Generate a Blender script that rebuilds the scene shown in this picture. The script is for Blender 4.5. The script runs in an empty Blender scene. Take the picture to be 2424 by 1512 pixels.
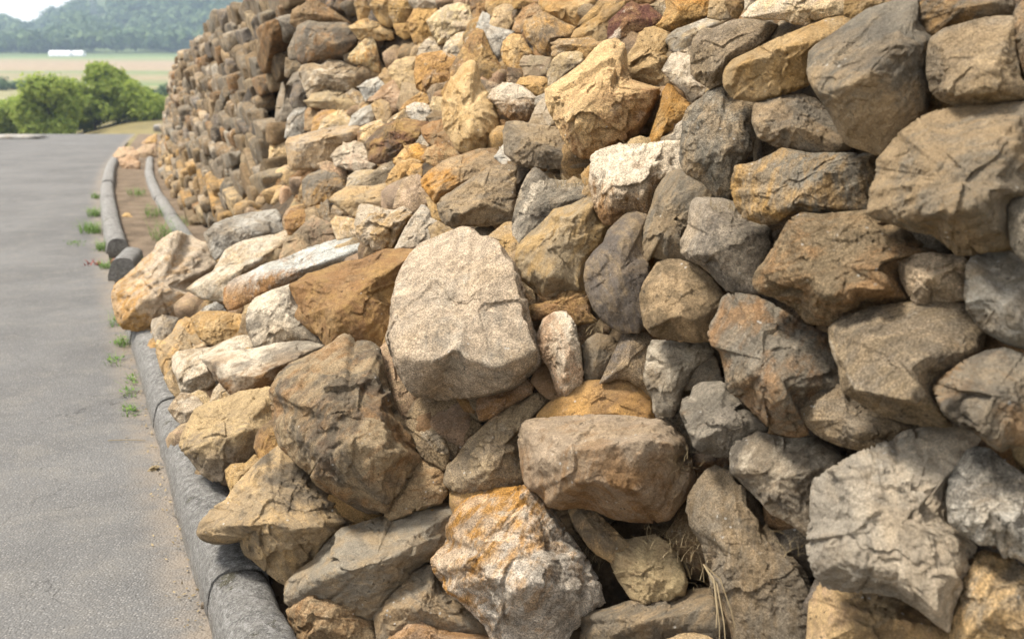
import bpy, bmesh, math, random
import numpy as np
from mathutils import Vector, Matrix

# ---------------------------------------------------------------- camera, sky, sun, exposure
S = bpy.context.scene
CAMH, FPX, PITCH = 1.3, 2400.0, math.atan2(556, 2400)
cam_d = bpy.data.cameras.new('camera'); cam = bpy.data.objects.new('camera', cam_d)
S.collection.objects.link(cam); S.camera = cam
cam.location = (0, 0, CAMH); cam.rotation_euler = (math.pi/2 - PITCH, 0, 0)
cam_d.sensor_width = 36.0; cam_d.lens = FPX/2424*36.0
cam_d.clip_start = 0.05; cam_d.clip_end = 5000
cam_d.dof.use_dof = True; cam_d.dof.focus_distance = 2.55; cam_d.dof.aperture_fstop = 4.6

SUN_EL, SUN_AZ = math.radians(60), math.radians(270)     # azimuth clockwise from +Y
W = bpy.data.worlds.new('World'); S.world = W; W.use_nodes = True
wn = W.node_tree; wn.nodes.clear()
wo = wn.nodes.new('ShaderNodeOutputWorld'); wb = wn.nodes.new('ShaderNodeBackground')
sky = wn.nodes.new('ShaderNodeTexSky'); sky.sky_type = 'NISHITA'; sky.sun_disc = False
sky.sun_elevation = SUN_EL; sky.sun_rotation = SUN_AZ; sky.air_density = 1.0; sky.dust_density = 3.0
# thin white overcast: the blue of the sky mixed most of the way to cloud white
wtc = wn.nodes.new('ShaderNodeTexCoord'); wmap = wn.nodes.new('ShaderNodeMapping'); wmap.inputs['Scale'].default_value = (2, 2, 6)
wns = wn.nodes.new('ShaderNodeTexNoise'); wns.inputs['Scale'].default_value = 1.6; wns.inputs['Detail'].default_value = 6
wr = wn.nodes.new('ShaderNodeMapRange'); wr.inputs['From Min'].default_value = .35; wr.inputs['From Max'].default_value = .7
wr.inputs['To Min'].default_value = .68; wr.inputs['To Max'].default_value = .9
wmx = wn.nodes.new('ShaderNodeMix'); wmx.data_type = 'RGBA'
wmx.inputs['B'].default_value = (9.5, 9.2, 8.8, 1)
wn.links.new(wtc.outputs['Generated'], wmap.inputs['Vector']); wn.links.new(wmap.outputs[0], wns.inputs['Vector'])
wn.links.new(wns.outputs[0], wr.inputs['Value']); wn.links.new(wr.outputs[0], wmx.inputs['Factor'])
wn.links.new(sky.outputs[0], wmx.inputs['A']); wn.links.new(wmx.outputs['Result'], wb.inputs['Color'])
wb.inputs['Strength'].default_value = 0.078
wn.links.new(wb.outputs[0], wo.inputs['Surface'])
sd = bpy.data.lights.new('sun', 'SUN'); sun = bpy.data.objects.new('sun', sd); S.collection.objects.link(sun)
sd.energy = 3.3; sd.angle = math.radians(14); sd.color = (1, .935, .83)
sdir = Vector((math.sin(SUN_AZ)*math.cos(SUN_EL), math.cos(SUN_AZ)*math.cos(SUN_EL), math.sin(SUN_EL)))
sun.rotation_euler = sdir.to_track_quat('Z', 'Y').to_euler(); sun.location = (-6, -4, 12)
S.view_settings.view_transform = 'Standard'; S.view_settings.look = 'None'
S.view_settings.exposure = 1.3; S.view_settings.gamma = 1.0
S.cycles.volume_bounces = 0; S.cycles.max_bounces = 6
rng = np.random.default_rng(7); random.seed(7)

# ---------------------------------------------------------------- geometry of the place
def ray(u, v):
    a = (u-1212)/FPX; b = (756-v)/FPX
    return np.array([a, math.cos(PITCH)+b*math.sin(PITCH), -math.sin(PITCH)+b*math.cos(PITCH)])
CAM = np.array([0, 0, CAMH])
def rays(uv):
    a = (uv[:, 0]-1212)/FPX; b = (756-uv[:, 1])/FPX
    return np.stack([a, math.cos(PITCH)+b*math.sin(PITCH), -math.sin(PITCH)+b*math.cos(PITCH)], 1)
def project(p):
    q = p-CAM; c, s = math.cos(PITCH), math.sin(PITCH)
    dep = q[..., 1]*c-q[..., 2]*s; up = q[..., 1]*s+q[..., 2]*c
    return 1212+FPX*q[..., 0]/dep, 756-FPX*up/dep, dep
def gnd(u, v, z=0.0):
    d = ray(u, v); t = (CAMH-z)/-d[2]; return CAM+d*t
KC = [1.23771906e-04, 2.31882896e-06, -4.45211113e-01, 2.60427751e-01]
def xk(Y):                                        # road edge of the kerb
    Y = np.asarray(Y, float); Yc = np.minimum(Y, 18.)
    return np.polyval(KC, Yc)+(Y-Yc)*np.polyval(np.polyder(KC), 18.)
def xw(Y): return xk(Y)+0.88                      # foot of the wall
def smooth(a): a = np.clip(a, 0, 1); return a*a*(3-2*a)
def scree(Y, z):
    return smooth((Y-1.85-.3*z)/.6)*smooth((6.5-Y)/.9)
def off(Y, z):                                    # how far the bank stands out from the wall's foot line
    w = scree(Y, z)
    return -0.22*z*(1-w)+(0.80-1.15*(z-0.10))*w
def Fs(p, o=0): return (xw(p[..., 1])-p[..., 0])*.92-off(p[..., 1], p[..., 2])-o
def hit(u, v, o=0.0):
    d = ray(u, v); t = np.arange(0.6, 40, 0.01); p = CAM+d[None]*t[:, None]
    f = Fs(p, o); i = int(np.argmax((f < 0) | (p[:, 2] < 0)))
    return t[i], p[i]
def surf_normal(p):
    e = .03; g = np.array([Fs(p+np.eye(3)[k]*e)-Fs(p-np.eye(3)[k]*e) for k in range(3)])
    return g/np.linalg.norm(g)

# ---------------------------------------------------------------- scene helpers
def tag(o, label=None, cat=None, group=None, kind=None):
    if label: o['label'] = label
    if cat: o['category'] = cat
    if group: o['group'] = group
    if kind: o['kind'] = kind
    return o
def np_mesh(name, V, faces, mat=None, smooth_shade=True):
    """faces: (n,3) or (n,4) int array"""
    me = bpy.data.meshes.new(name); V = np.ascontiguousarray(V, np.float32); Fc = np.ascontiguousarray(faces, np.int32)
    n, k = Fc.shape
    me.vertices.add(len(V)); me.vertices.foreach_set('co', V.ravel())
    me.loops.add(n*k); me.loops.foreach_set('vertex_index', Fc.ravel())
    me.polygons.add(n); me.polygons.foreach_set('loop_start', np.arange(0, n*k, k, dtype=np.int32))
    me.update(calc_edges=True)
    me.polygons.foreach_set('use_smooth', np.full(n, smooth_shade))
    if mat: me.materials.append(mat)
    me.update(); return me
def link(name, me, parent=None, loc=None):
    o = bpy.data.objects.new(name, me); S.collection.objects.link(o)
    if parent: o.parent = parent
    if loc is not None: o.location = [float(c) for c in loc]
    return o
def obj(name, V, faces, mat, parent=None, loc=None, sm=True): return link(name, np_mesh(name, V, faces, mat, sm), parent, loc)
def grid_faces(nr, nc):
    i = np.arange(nr*nc).reshape(nr, nc)
    return np.stack([i[:-1, :-1].ravel(), i[:-1, 1:].ravel(), i[1:, 1:].ravel(), i[1:, :-1].ravel()], 1)

# ---------------------------------------------------------------- noise
def _h(ix, iy, iz, s):
    n = (ix*374761393+iy*668265263+iz*2147483647+s*974634777) & 0xffffffff
    n = ((n ^ (n >> 13))*1274126177) & 0xffffffff
    n = ((n ^ (n >> 16))*2246822519) & 0xffffffff
    return (n ^ (n >> 15)) & 0xffff
def vnoise(p, seed=0):
    i = np.floor(p).astype(np.int64); f = p-i; w = f*f*f*(f*(f*6-15)+10); r = 0
    for dx in (0, 1):
        for dy in (0, 1):
            for dz in (0, 1):
                r = r+_h(i[:, 0]+dx, i[:, 1]+dy, i[:, 2]+dz, seed)/32767.5*((w[:, 0] if dx else 1-w[:, 0])*(w[:, 1] if dy else 1-w[:, 1])*(w[:, 2] if dz else 1-w[:, 2]))
    return r-1.0
def fbm(p, seed=0, o=3):
    r = 0; a = 1.; t = 0
    for k in range(o): r = r+a*vnoise(p*2**k+k*17.3, seed+k); t += a; a *= .5
    return r/t

# ---------------------------------------------------------------- materials
def mat_new(name):
    m = bpy.data.materials.new(name); m.use_nodes = True; nt = m.node_tree
    b = nt.nodes['Principled BSDF']; b.inputs['Roughness'].default_value = .9; b.inputs['Specular IOR Level'].default_value = .25
    return m, nt, b
class NT:
    def __init__(s, nt): s.nt = nt
    def n(s, t, **kw):
        d = s.nt.nodes.new(t)
        for k, v in kw.items():
            if hasattr(d, k): setattr(d, k, v)
            else: d.inputs[k].default_value = v
        return d
    def l(s, a, b): s.nt.links.new(a, b)
    def noise(s, vec, scale, detail=4, rough=.6, dist=0):
        d = s.n('ShaderNodeTexNoise'); d.inputs['Scale'].default_value = scale; d.inputs['Detail'].default_value = detail
        d.inputs['Roughness'].default_value = rough; d.inputs['Distortion'].default_value = dist
        if vec is not None: s.l(vec, d.inputs['Vector'])
        return d.outputs[0]
    def mr(s, v, a, b, c=0., d=1.):
        m = s.n('ShaderNodeMapRange'); m.interpolation_type = 'SMOOTHSTEP'
        for k, x in zip(('From Min', 'From Max', 'To Min', 'To Max'), (a, b, c, d)): m.inputs[k].default_value = x
        s.l(v, m.inputs['Value']); return m.outputs[0]
    def math(s, op, a, b=None):
        m = s.n('ShaderNodeMath'); m.operation = op
        for i, x in enumerate((a, b)):
            if x is None: continue
            if isinstance(x, (int, float)): m.inputs[i].default_value = x
            else: s.l(x, m.inputs[i])
        return m.outputs[0]
    def mix(s, f, a, b, mode='MIX'):
        m = s.n('ShaderNodeMix'); m.data_type = 'RGBA'; m.blend_type = mode
        for k, x in (('Factor', f), ('A', a), ('B', b)):
            i = m.inputs[k]
            if k != 'Factor': i = [q for q in m.inputs if q.name == k and q.type == 'RGBA'][0]
            if isinstance(x, (int, float)): i.default_value = x
            elif isinstance(x, tuple): i.default_value = x if len(x) == 4 else (*x, 1)
            else: s.l(x, i)
        return [q for q in m.outputs if q.type == 'RGBA'][0]
    def bump(s, h, strength, dist, nrm=None):
        b = s.n('ShaderNodeBump'); b.inputs['Strength'].default_value = strength; b.inputs['Distance'].default_value = dist
        s.l(h, b.inputs['Height'])
        if nrm is not None: s.l(nrm, b.inputs['Normal'])
        return b.outputs[0]

def stone_material(name, attr):
    m, nt, b = mat_new(name); q = NT(nt)
    ta = q.n('ShaderNodeAttribute'); ta.attribute_type = attr; ta.attribute_name = 'tone_a'
    tb = q.n('ShaderNodeAttribute'); tb.attribute_type = attr; tb.attribute_name = 'tone_b'
    zn = q.n('ShaderNodeAttribute'); zn.attribute_type = attr; zn.attribute_name = 'zone'
    tc = q.n('ShaderNodeTexCoord'); oi = q.n('ShaderNodeObjectInfo')
    sh = q.n('ShaderNodeVectorMath'); sh.operation = 'SCALE'; sh.inputs[0].default_value = (37, 53, 71); q.l(oi.outputs['Random'], sh.inputs['Scale'])
    ad = q.n('ShaderNodeVectorMath'); ad.operation = 'ADD'; q.l(tc.outputs['Object'], ad.inputs[0]); q.l(sh.outputs[0], ad.inputs[1])
    P = ad.outputs[0]
    # bedding direction: a stretched copy of the coordinates turned by a per stone angle
    vr = q.n('ShaderNodeVectorRotate'); vr.rotation_type = 'EULER_XYZ'; q.l(P, vr.inputs['Vector'])
    sr = q.n('ShaderNodeVectorMath'); sr.operation = 'SCALE'; sr.inputs[0].default_value = (2.2, 5.1, 3.7); q.l(oi.outputs['Random'], sr.inputs['Scale'])
    q.l(sr.outputs[0], vr.inputs['Rotation'])
    st = q.n('ShaderNodeMapping'); st.inputs['Scale'].default_value = (1.2, 1.2, 5.5); q.l(vr.outputs[0], st.inputs['Vector'])
    n1 = q.noise(P, 9, 5, .62, .6)
    n2 = q.noise(st.outputs[0], 11, 5, .65, .5)
    n3 = q.noise(P, 55, 4, .7)
    n4 = q.noise(P, 260, 3, .75)
    n5 = q.noise(P, 620, 2, .7)
    f = q.mr(q.math('ADD', q.math('MULTIPLY', n1, .6), q.math('MULTIPLY', n2, .4)), .44, .60)
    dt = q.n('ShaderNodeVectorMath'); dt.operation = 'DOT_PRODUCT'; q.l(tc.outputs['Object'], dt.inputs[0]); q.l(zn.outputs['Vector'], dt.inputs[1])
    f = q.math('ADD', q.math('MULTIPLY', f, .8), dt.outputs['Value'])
    cl = q.n('ShaderNodeClamp'); q.l(f, cl.inputs[0]); f = cl.outputs[0]
    col = q.mix(f, ta.outputs['Color'], tb.outputs['Color'])
    warm = q.mr(q.noise(P, 6.5, 4, .6, .8), .46, .66, 0, .5)
    col = q.mix(warm, col, q.mix(.6, col, (.42, .29, .155)))
    # rusty iron veins, dark grime, pale lichen
    rust = q.mr(q.noise(st.outputs[0], 16, 4, .7, 1.2), .60, .74, 0, .3)
    col = q.mix(rust, col, q.mix(.55, col, (.36, .17, .05)))
    grime = q.mr(q.noise(P, 21, 6, .75, .4),   .58, .74, 0, .36)
    col = q.mix(grime, col, q.mix(.75, col, (.055, .048, .042)))
    pale = q.mr(q.noise(P, 34, 5, .75, .3), .58, .72, 0, .36)
    col = q.mix(pale, col, q.mix(.6, col, (.56, .51, .43)))
    rel = q.noise(P, 26, 8, .72, .3)
    crust = q.mr(rel, .33, .66, .74, 1.2)
    r2 = q.math('FRACT', q.math('MULTIPLY', oi.outputs['Random'], 13.7)); r3 = q.math('FRACT', q.math('MULTIPLY', oi.outputs['Random'], 71.3))
    soot = q.math('MULTIPLY', q.mr(q.noise(P, 5.5, 7, .68, .5), .46, .60), q.mr(r2, .25, 1., 0, .72))
    col = q.mix(soot, col, (.082, .074, .064))
    scar = q.math('MULTIPLY', q.mr(q.noise(P, 12, 5, .6, 1.0), .60, .68), q.mr(r3, .3, 1., 0, .6))
    col = q.mix(scar, col, (.55, .48, .38))
    spk = q.mr(n3, .28, .72, .84, 1.16)
    spk2 = q.mr(n4, .37, .63, .62, 1.38)
    vv = q.math('MULTIPLY', q.math('MULTIPLY', q.math('MULTIPLY', spk, spk2), crust), q.mr(n5, .37, .63, .78, 1.22))
    vv = q.math('ADD', 1., q.math('MULTIPLY', q.math('SUBTRACT', vv, 1.), q.mr(r3, 0, 1, .45, 1.05)))
    cm = q.n('ShaderNodeCombineColor'); [q.l(vv, cm.inputs[i]) for i in range(3)]
    col = q.mix(1., col, cm.outputs[0], 'MULTIPLY')
    vo = q.n('ShaderNodeTexVoronoi'); vo.inputs['Scale'].default_value = 46; q.l(P, vo.inputs['Vector'])
    sp = q.math('MULTIPLY', q.mr(vo.outputs['Distance'], .16, .10), q.mr(q.noise(P, 7, 2), .56, .66, 0, .7))
    col = q.mix(sp, col, (.62, .60, .55))
    pit = q.math('MULTIPLY', q.mr(q.noise(P, 95, 2, .5), .63, .72), q.mr(q.noise(P, 13, 2), .48, .6))
    col = q.mix(q.math('MULTIPLY', pit, .6), col, (.05, .042, .035))
    q.l(col, b.inputs['Base Color'])
    # relief
    nb = q.bump(rel, .85, .028)
    nb = q.bump(n2, .35, .012, nb)
    vo2 = q.n('ShaderNodeTexVoronoi'); vo2.feature = 'DISTANCE_TO_EDGE'; vo2.inputs['Scale'].default_value = 15; q.l(st.outputs[0], vo2.inputs['Vector'])
    crk = q.mr(vo2.outputs['Distance'], 0, .05)
    crk = q.math('MAXIMUM', crk, q.mr(q.noise(P, 10, 2), .40, .56, 0, 1))
    nb = q.bump(crk, .4, .006, nb)
    nb = q.bump(q.noise(P, 120, 7, .8), 1., .007, nb)
    nb = q.bump(q.math('SUBTRACT', 1., pit), .6, .006, nb)
    q.l(nb, b.inputs['Normal'])
    b.inputs['Roughness'].default_value = .93; b.inputs['Specular IOR Level'].default_value = .15
    return m
M_STONE = stone_material('weathered_sandstone', 'OBJECT')
M_STONEV = stone_material('weathered_sandstone_far', 'GEOMETRY')

TONE = {'G': (.245, .205, .152), 'G2': (.165, .140, .118), 'GL': (.35, .30, .235), 'GB': (.225, .160, .092), 'T': (.38, .282, .17),
        'O': (.45, .275, .105), 'O2': (.48, .245, .062), 'OL': (.56, .40, .21), 'C': (.62, .52, .39), 'W': (.50, .462, .395),
        'R': (.30, .172, .078), 'K': (.46, .315, .205), 'P': (.13, .058, .042), 'CT': (.45, .365, .27), 'PW': (.56, .475, .38)}
# ---------------------------------------------------------------- rocks
ICO = {}
def ico(n):
    if n not in ICO:
        bm = bmesh.new(); bmesh.ops.create_icosphere(bm, subdivisions=n, radius=1.0)
        V = np.array([v.co for v in bm.verts]); Fc = np.array([[v.index for v in f.verts] for f in bm.faces]); bm.free()
        ICO[n] = (V/np.linalg.norm(V, axis=1)[:, None], Fc)
    return ICO[n]
def hull_planes(pts):
    bm = bmesh.new()
    for p in pts: bm.verts.new([float(c) for c in p])
    bmesh.ops.convex_hull(bm, input=bm.verts, use_existing_faces=False)
    bm.normal_update()
    out = []
    used = np.array([v.co for v in bm.verts if v.link_faces])
    for f in bm.faces:
        if f.calc_area() < 1e-9: continue
        n = np.array(f.normal); d = float(n @ np.array(f.verts[0].co))
        if d < 0: n, d = -n, -d
        if not any(n @ m > .996 and abs(d-e) < .03*max(d, .01) for m, e in out): out.append((n, d))
    bm.free()
    return np.array([o[0] for o in out]), np.array([o[1] for o in out]), used
def chip(N, D, pts, k, r, lo=.80, hi=.96):
    n = r.normal(size=(k, 3)); n /= np.linalg.norm(n, axis=1)[:, None]
    s = (pts @ n.T).max(0); d = s*r.uniform(lo, hi, k)
    ok = d > 0
    return np.vstack([N, n[ok]]), np.concatenate([D, d[ok]])
def radial(dirs, N, D, p):
    q = np.maximum(dirs @ N.T, 0)/D[None]
    m = q.max(1); return 1/(m*((q/m[:, None])**p).sum(1)**(1/p))
def chipped(P, seed, gain):
    """random tilted planes, one per cell: broken, conchoidal looking faces with small cliffs between them"""
    i = np.floor(P).astype(np.int64); best = np.full(len(P), 9e9); val = np.zeros(len(P))
    for dx in (-1, 0, 1):
        for dy in (-1, 0, 1):
            for dz in (-1, 0, 1):
                c = i+np.array([dx, dy, dz])
                h = [_h(c[:, 0], c[:, 1], c[:, 2], seed+k)/65535. for k in range(6)]
                q = np.stack([c[:, 0]+h[0], c[:, 1]+h[1], c[:, 2]+h[2]], 1); e = P-q; d = (e**2).sum(1)
                g = np.stack([h[3]-.5, h[4]-.5, h[5]-.5], 1)*gain
                v = (e*g).sum(1)+(h[3]+h[4]-1)*.16
                m = d < best; best = np.where(m, d, best); val = np.where(m, v, val)
    return val
def roughen(V, dirs, size, seed, r, amp=1.0):
    a = r.normal(size=3); a /= np.linalg.norm(a)
    P = V/size+r.uniform(-50, 50, 3)
    wob = np.stack([vnoise(P*5, seed+31), vnoise(P*5, seed+32), vnoise(P*5, seed+33)], 1)*.09
    d = .022*fbm(P*2.3, seed, 2)
    d += .10*chipped(P*1.5+wob, seed+40, 1.5)
    d += .045*chipped(P*4.2+wob*2, seed+50, 1.6)*smooth(vnoise(P*1.9, seed+6)*1.8+.75)
    d += .020*chipped(P*9.5+wob*3, seed+60, 1.7)*smooth(vnoise(P*2.6, seed+7)*1.8+.6)
    d += .013*fbm(P*8, seed+9, 3)
    d += .012*fbm(P*24, seed+15, 2)
    k = r.uniform(4, 9); s = (P @ a)*k+1.1*fbm(P*2.6, seed+21, 2); fr = s-np.floor(s)
    step = smooth(fr/.8)-fr
    d += .045*r.uniform(.2, 1)*step*smooth(vnoise(P*1.5, seed+25)*2.2+.7)
    return V+dirs*(d*size*amp)[:, None]

def poly_radius(poly, c, th):
    """radius of polygon outline seen from c in the directions th (star shaped: the farthest crossing)"""
    q = poly-c; a, b = q, np.roll(q, -1, 0); R = np.zeros(len(th))
    for i, t in enumerate(th):
        d = np.array([math.cos(t), math.sin(t)]); e = b-a
        den = d[0]*e[:, 1]-d[1]*e[:, 0]
        with np.errstate(divide='ignore', invalid='ignore'):
            rr = (a[:, 0]*e[:, 1]-a[:, 1]*e[:, 0])/den; ss = (a[:, 0]*d[1]-a[:, 1]*d[0])/den
        ok = (np.abs(den) > 1e-9) & (rr > 0) & (ss >= -1e-6) & (ss <= 1+1e-6)
        R[i] = rr[ok].max() if ok.any() else 1.0
    return R

def traced_rock(poly, ridge, fwd, seed, weathered, amp):
    """a rock of its own distance and thickness whose outline follows a stone of the pile"""
    r = np.random.default_rng(seed)
    m = poly.mean(0); poly = m+(poly-m)*1.05
    x, y = poly[:, 0], poly[:, 1]; x2, y2 = np.roll(x, -1), np.roll(y, -1); cr = x*y2-x2*y; A = cr.sum()/2
    c = np.array([((x+x2)*cr).sum()/(6*A), ((y+y2)*cr).sum()/(6*A)]); area = abs(A)
    t0, P0 = hit(c[0], c[1], fwd)
    size = math.sqrt(area)*t0/FPX
    if P0[2] < .34*size:                           # a stone lying on the ground rests on it
        t0 = (CAMH-.34*size)/-ray(*c)[2]; P0 = CAM+ray(*c)*t0; size = math.sqrt(area)*t0/FPX
    view = ray(*c); vh = -view/np.linalg.norm(view)
    nt = .45*surf_normal(P0)+.55*vh+np.array([0, 0, .25]); nt /= np.linalg.norm(nt)
    def tpl(uv):
        rr = rays(uv); t = (nt @ (P0-CAM))/(rr @ nt)
        return rr, np.clip(t, t0-.5*size, t0+.5*size)
    rr, t = tpl(poly); out = CAM+rr*t[:, None]
    sc = c+(poly-c)*.62; rr, t = tpl(sc); back = CAM+rr*(t+.5*size)[:, None]
    if len(ridge):
        rg = np.array(ridge); rr, t = tpl(rg[:, :2]); front = CAM+rr*(t-rg[:, 2]*size*1.4)[:, None]
    else: front = P0[None]+vh*.3*size
    dl = (poly-c)/np.abs(poly-c).max(0); push = .16-.06*np.abs(dl[:, 1])-.05*np.maximum(-dl[:, 1], 0)
    rr, t = tpl(c+(poly-c)*.91); rim = CAM+rr*(t-push*size)[:, None]
    pts = np.vstack([out, back, front, rim])
    O = P0*.6+front.mean(0)*.25+back.mean(0)*.15
    N, D, used = hull_planes(pts-O)
    if D.min() < .02*size:
        O = .5*(out.mean(0)+pts.mean(0)); N, D, used = hull_planes(pts-O); D = np.maximum(D, .03*size)
    N, D = chip(N, D, used, 8, r, .86, .985)
    lvl = 7 if math.sqrt(area) > 215 else 6 if math.sqrt(area) > 80 else 5
    dirs, Fc = ico(lvl)
    V = dirs*np.minimum(radial(dirs, N, D, 60 if weathered else 90), 2.2*size)[:, None]
    # pull the silhouette on to the outline
    for it in range(2):
        W_ = V+O; u, v, dep = project(W_); cu, cv, _ = project(O)
        du, dv = u-cu, v-cv; ang = np.arctan2(dv, du); rho = np.hypot(du, dv)
        nb = 160; bi = ((ang+math.pi)/(2*math.pi)*nb).astype(int) % nb
        Sx = np.zeros(nb); np.maximum.at(Sx, bi, rho)
        th = (np.arange(nb)+.5)/nb*2*math.pi-math.pi
        R = poly_radius(poly, np.array([cu, cv]), th)
        f = np.clip(R/np.maximum(Sx, 1e-6), .4, 2.0)
        pos = (ang+math.pi)/(2*math.pi)*nb-.5; i0 = np.floor(pos).astype(int); w = pos-i0
        ff = f[i0 % nb]*(1-w)+f[(i0+1) % nb]*w
        if it == 0:
            V = roughen(V, dirs, size, seed % 1000, r, amp)
            continue
        u2, v2 = cu+du*ff, cv+dv*ff
        V = CAM+rays(np.stack([u2, v2], 1))*dep[:, None]-O
    # keep it off the road and the ground
    zmin = .004-O[2]; V[:, 2] = np.maximum(V[:, 2], zmin)
    return O, V, Fc, size
def free_rock(w, h, d, seed, lvl):
    """a loose rock about w x h x d"""
    r = np.random.default_rng(seed)
    p = np.array([(x, y, z) for x in (-1, 1) for y in (-1, 1) for z in (-1, 1)], float)*r.uniform(.62, 1.05, (8, 3))
    p = np.vstack([p, np.eye(3)*r.uniform(.9, 1.1), -np.eye(3)*r.uniform(.9, 1.1)])*np.array([w, h, d])/2
    N, D, used = hull_planes(p); D = np.maximum(D, .08*min(w, h, d))
    N, D = chip(N, D, used, 6, r, .82, .97)
    dirs, Fc = ico(lvl); V = dirs*radial(dirs, N, D, 60)[:, None]
    s = (w*h*d)**(1/3)
    return roughen(V, dirs, s, seed % 1000, r, .8), Fc

def jitter(c, r, a=.09):
    m = 1+r.normal()*a; w = r.normal()*.03; return [max(.02, float(x*m*(1+k*w))) for x, k in zip(c, (1, 0, -1))]
# ---------------------------------------------------------------- ground, road, gutter, bank
def HZ(Y):
    return np.interp(Y, [-20, 24, 30, 40, 60, 90, 150, 250, 400, 430, 750, 900], [0, 0, -.35, -1.0, -1.7, -1.5, .6, 4.6, 11.8, 14, 0, 0])
def ridge_u(u):                                    # skyline height of the wooded hill along its crest (at 750 m)
    return np.interp(u, [-700, 0, 120, 190, 240, 330, 600, 1200, 3200], [34, 33, 36, 46, 62, 74, 92, 100, 90])
def terrain(Y, a):
    u = 1212+a*2400; z = HZ(np.minimum(Y, 430))
    crest = ridge_u(u); k = smooth((Y-425)/325); z = np.where(Y > 425, z*(1-k)+crest*k, z)
    z = z+np.where(Y > 430, 3.0*np.sin(Y*.021+u*.017)+2*np.sin(u*.041+Y*.01), 0)*smooth((Y-430)/60)
    z = z+1.45*smooth((u-130)/250)*smooth((Y-44)/22)*smooth((110-Y)/30)       # dry grass bank beside the tree
    return z
Yr = np.concatenate([np.linspace(-12, 24, 19), np.geomspace(26, 950, 90)]); ar = np.concatenate([np.linspace(-1.1, -.1, 90), np.linspace(-.05, 1.3, 30)])
YY, AA = np.meshgrid(Yr, ar, indexing='ij'); XX = AA*np.maximum(YY, 34)
ZZ = terrain(YY, AA)-.03
gm, nt, b = mat_new('meadow_ground'); q = NT(nt)
tc = q.n('ShaderNodeTexCoord'); P = tc.outputs['Object']; sx = q.n('ShaderNodeSeparateXYZ'); q.l(P, sx.inputs[0])
mp = q.n('ShaderNodeMapping'); mp.inputs['Scale'].default_value = (.35, 1, 1); q.l(P, mp.inputs['Vector'])
yy = q.math('ADD', sx.outputs['Y'], q.math('MULTIPLY', q.math('SUBTRACT', q.noise(mp.outputs[0], .02, 3), .5), 90))
cr = q.n('ShaderNodeValToRGB'); cr.color_ramp.interpolation = 'LINEAR'
stops = [(0, (.30, .235, .10)), (.12, (.29, .24, .10)), (.17, (.15, .17, .07)), (.22, (.36, .33, .17)), (.30, (.36, .33, .16)), (.34, (.20, .29, .10)), (.40, (.42, .33, .19)), (.47, (.22, .30, .11)),
         (.52, (.45, .34, .21)), (.60, (.46, .34, .22)), (.68, (.42, .34, .2)), (.76, (.24, .33, .12)), (.80, (.18, .24, .09)), (1, (.12, .17, .06))]
e = cr.color_ramp.elements; e[0].position, e[0].color = stops[0][0], (*stops[0][1], 1); e[1].position, e[1].color = stops[-1][0], (*stops[-1][1], 1)
for p_, c_ in stops[1:-1]: k = e.new(p_); k.color = (*c_, 1)
q.l(q.math('DIVIDE', yy, 500), cr.inputs[0])
gn = q.noise(P, .6, 6, .7); gv = q.mr(gn, .25, .75, .38, .70)
cm = q.n('ShaderNodeCombineColor'); [q.l(gv, cm.inputs[i]) for i in range(3)]
q.l(q.mix(1., cr.outputs[0], cm.outputs[0], 'MULTIPLY'), b.inputs['Base Color'])
q.l(q.bump(q.noise(P, 9, 5), .7, .06), b.inputs['Normal'])
o = obj('ground', np.stack([XX, YY, ZZ], -1).reshape(-1, 3), grid_faces(len(Yr), len(ar)), gm); tag(o, kind='structure')

# asphalt
am, nt, b = mat_new('worn_asphalt'); q = NT(nt); tc = q.n('ShaderNodeTexCoord'); P = tc.outputs['Object']
base = q.mix(q.mr(q.noise(P, 1.1, 5, .6), .3, .7), (.074, .071, .068), (.115, .111, .106))
base = q.mix(q.mr(q.noise(P, 5, 5, .7), .45, .7, 0, .35), base, (.17, .155, .132))
vo = q.n('ShaderNodeTexVoronoi'); vo.inputs['Scale'].default_value = 130; q.l(P, vo.inputs['Vector'])
sc_ = q.n('ShaderNodeSeparateColor'); q.l(vo.outputs['Color'], sc_.inputs[0])
agg = q.math('MULTIPLY', q.mr(vo.outputs['Distance'], .50, .28), q.mr(sc_.outputs[0], .45, .8))
base = q.mix(q.math('MULTIPLY', agg, .42), base, q.mix(sc_.outputs[1], (.27, .245, .22), (.34, .33, .32)))
drk = q.mr(q.noise(P, 170, 3, .6), .54, .68, 0, .75); base = q.mix(drk, base, (.045, .043, .042))
cv = q.n('ShaderNodeTexVoronoi'); cv.feature = 'DISTANCE_TO_EDGE'; cv.inputs['Scale'].default_value = 1.3
wv = q.n('ShaderNodeVectorMath'); wv.operation = 'ADD'; q.l(P, wv.inputs[0]); nv_ = q.n('ShaderNodeTexNoise'); nv_.inputs['Scale'].default_value = 3; nv_.inputs['Detail'].default_value = 8; q.l(P, nv_.inputs['Vector']); q.l(nv_.outputs['Color'], wv.inputs[1]); q.l(wv.outputs[0], cv.inputs['Vector'])
crack = q.math('MULTIPLY', q.mr(cv.outputs['Distance'], .008, .002), q.mr(q.noise(P, .9, 3), .5, .62)); base = q.mix(q.math('MULTIPLY', crack, .7), base, (.03, .028, .026))
base = q.mix(q.mr(q.noise(P, 2.2, 6, .7, .8), .56, .66, 0, .35), base, (.07, .068, .066))
tar = q.mr(q.noise(P, 12, 5, .8, 2.5), .66, .70, 0, .55); base = q.mix(tar, base, (.06, .057, .054))
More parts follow.
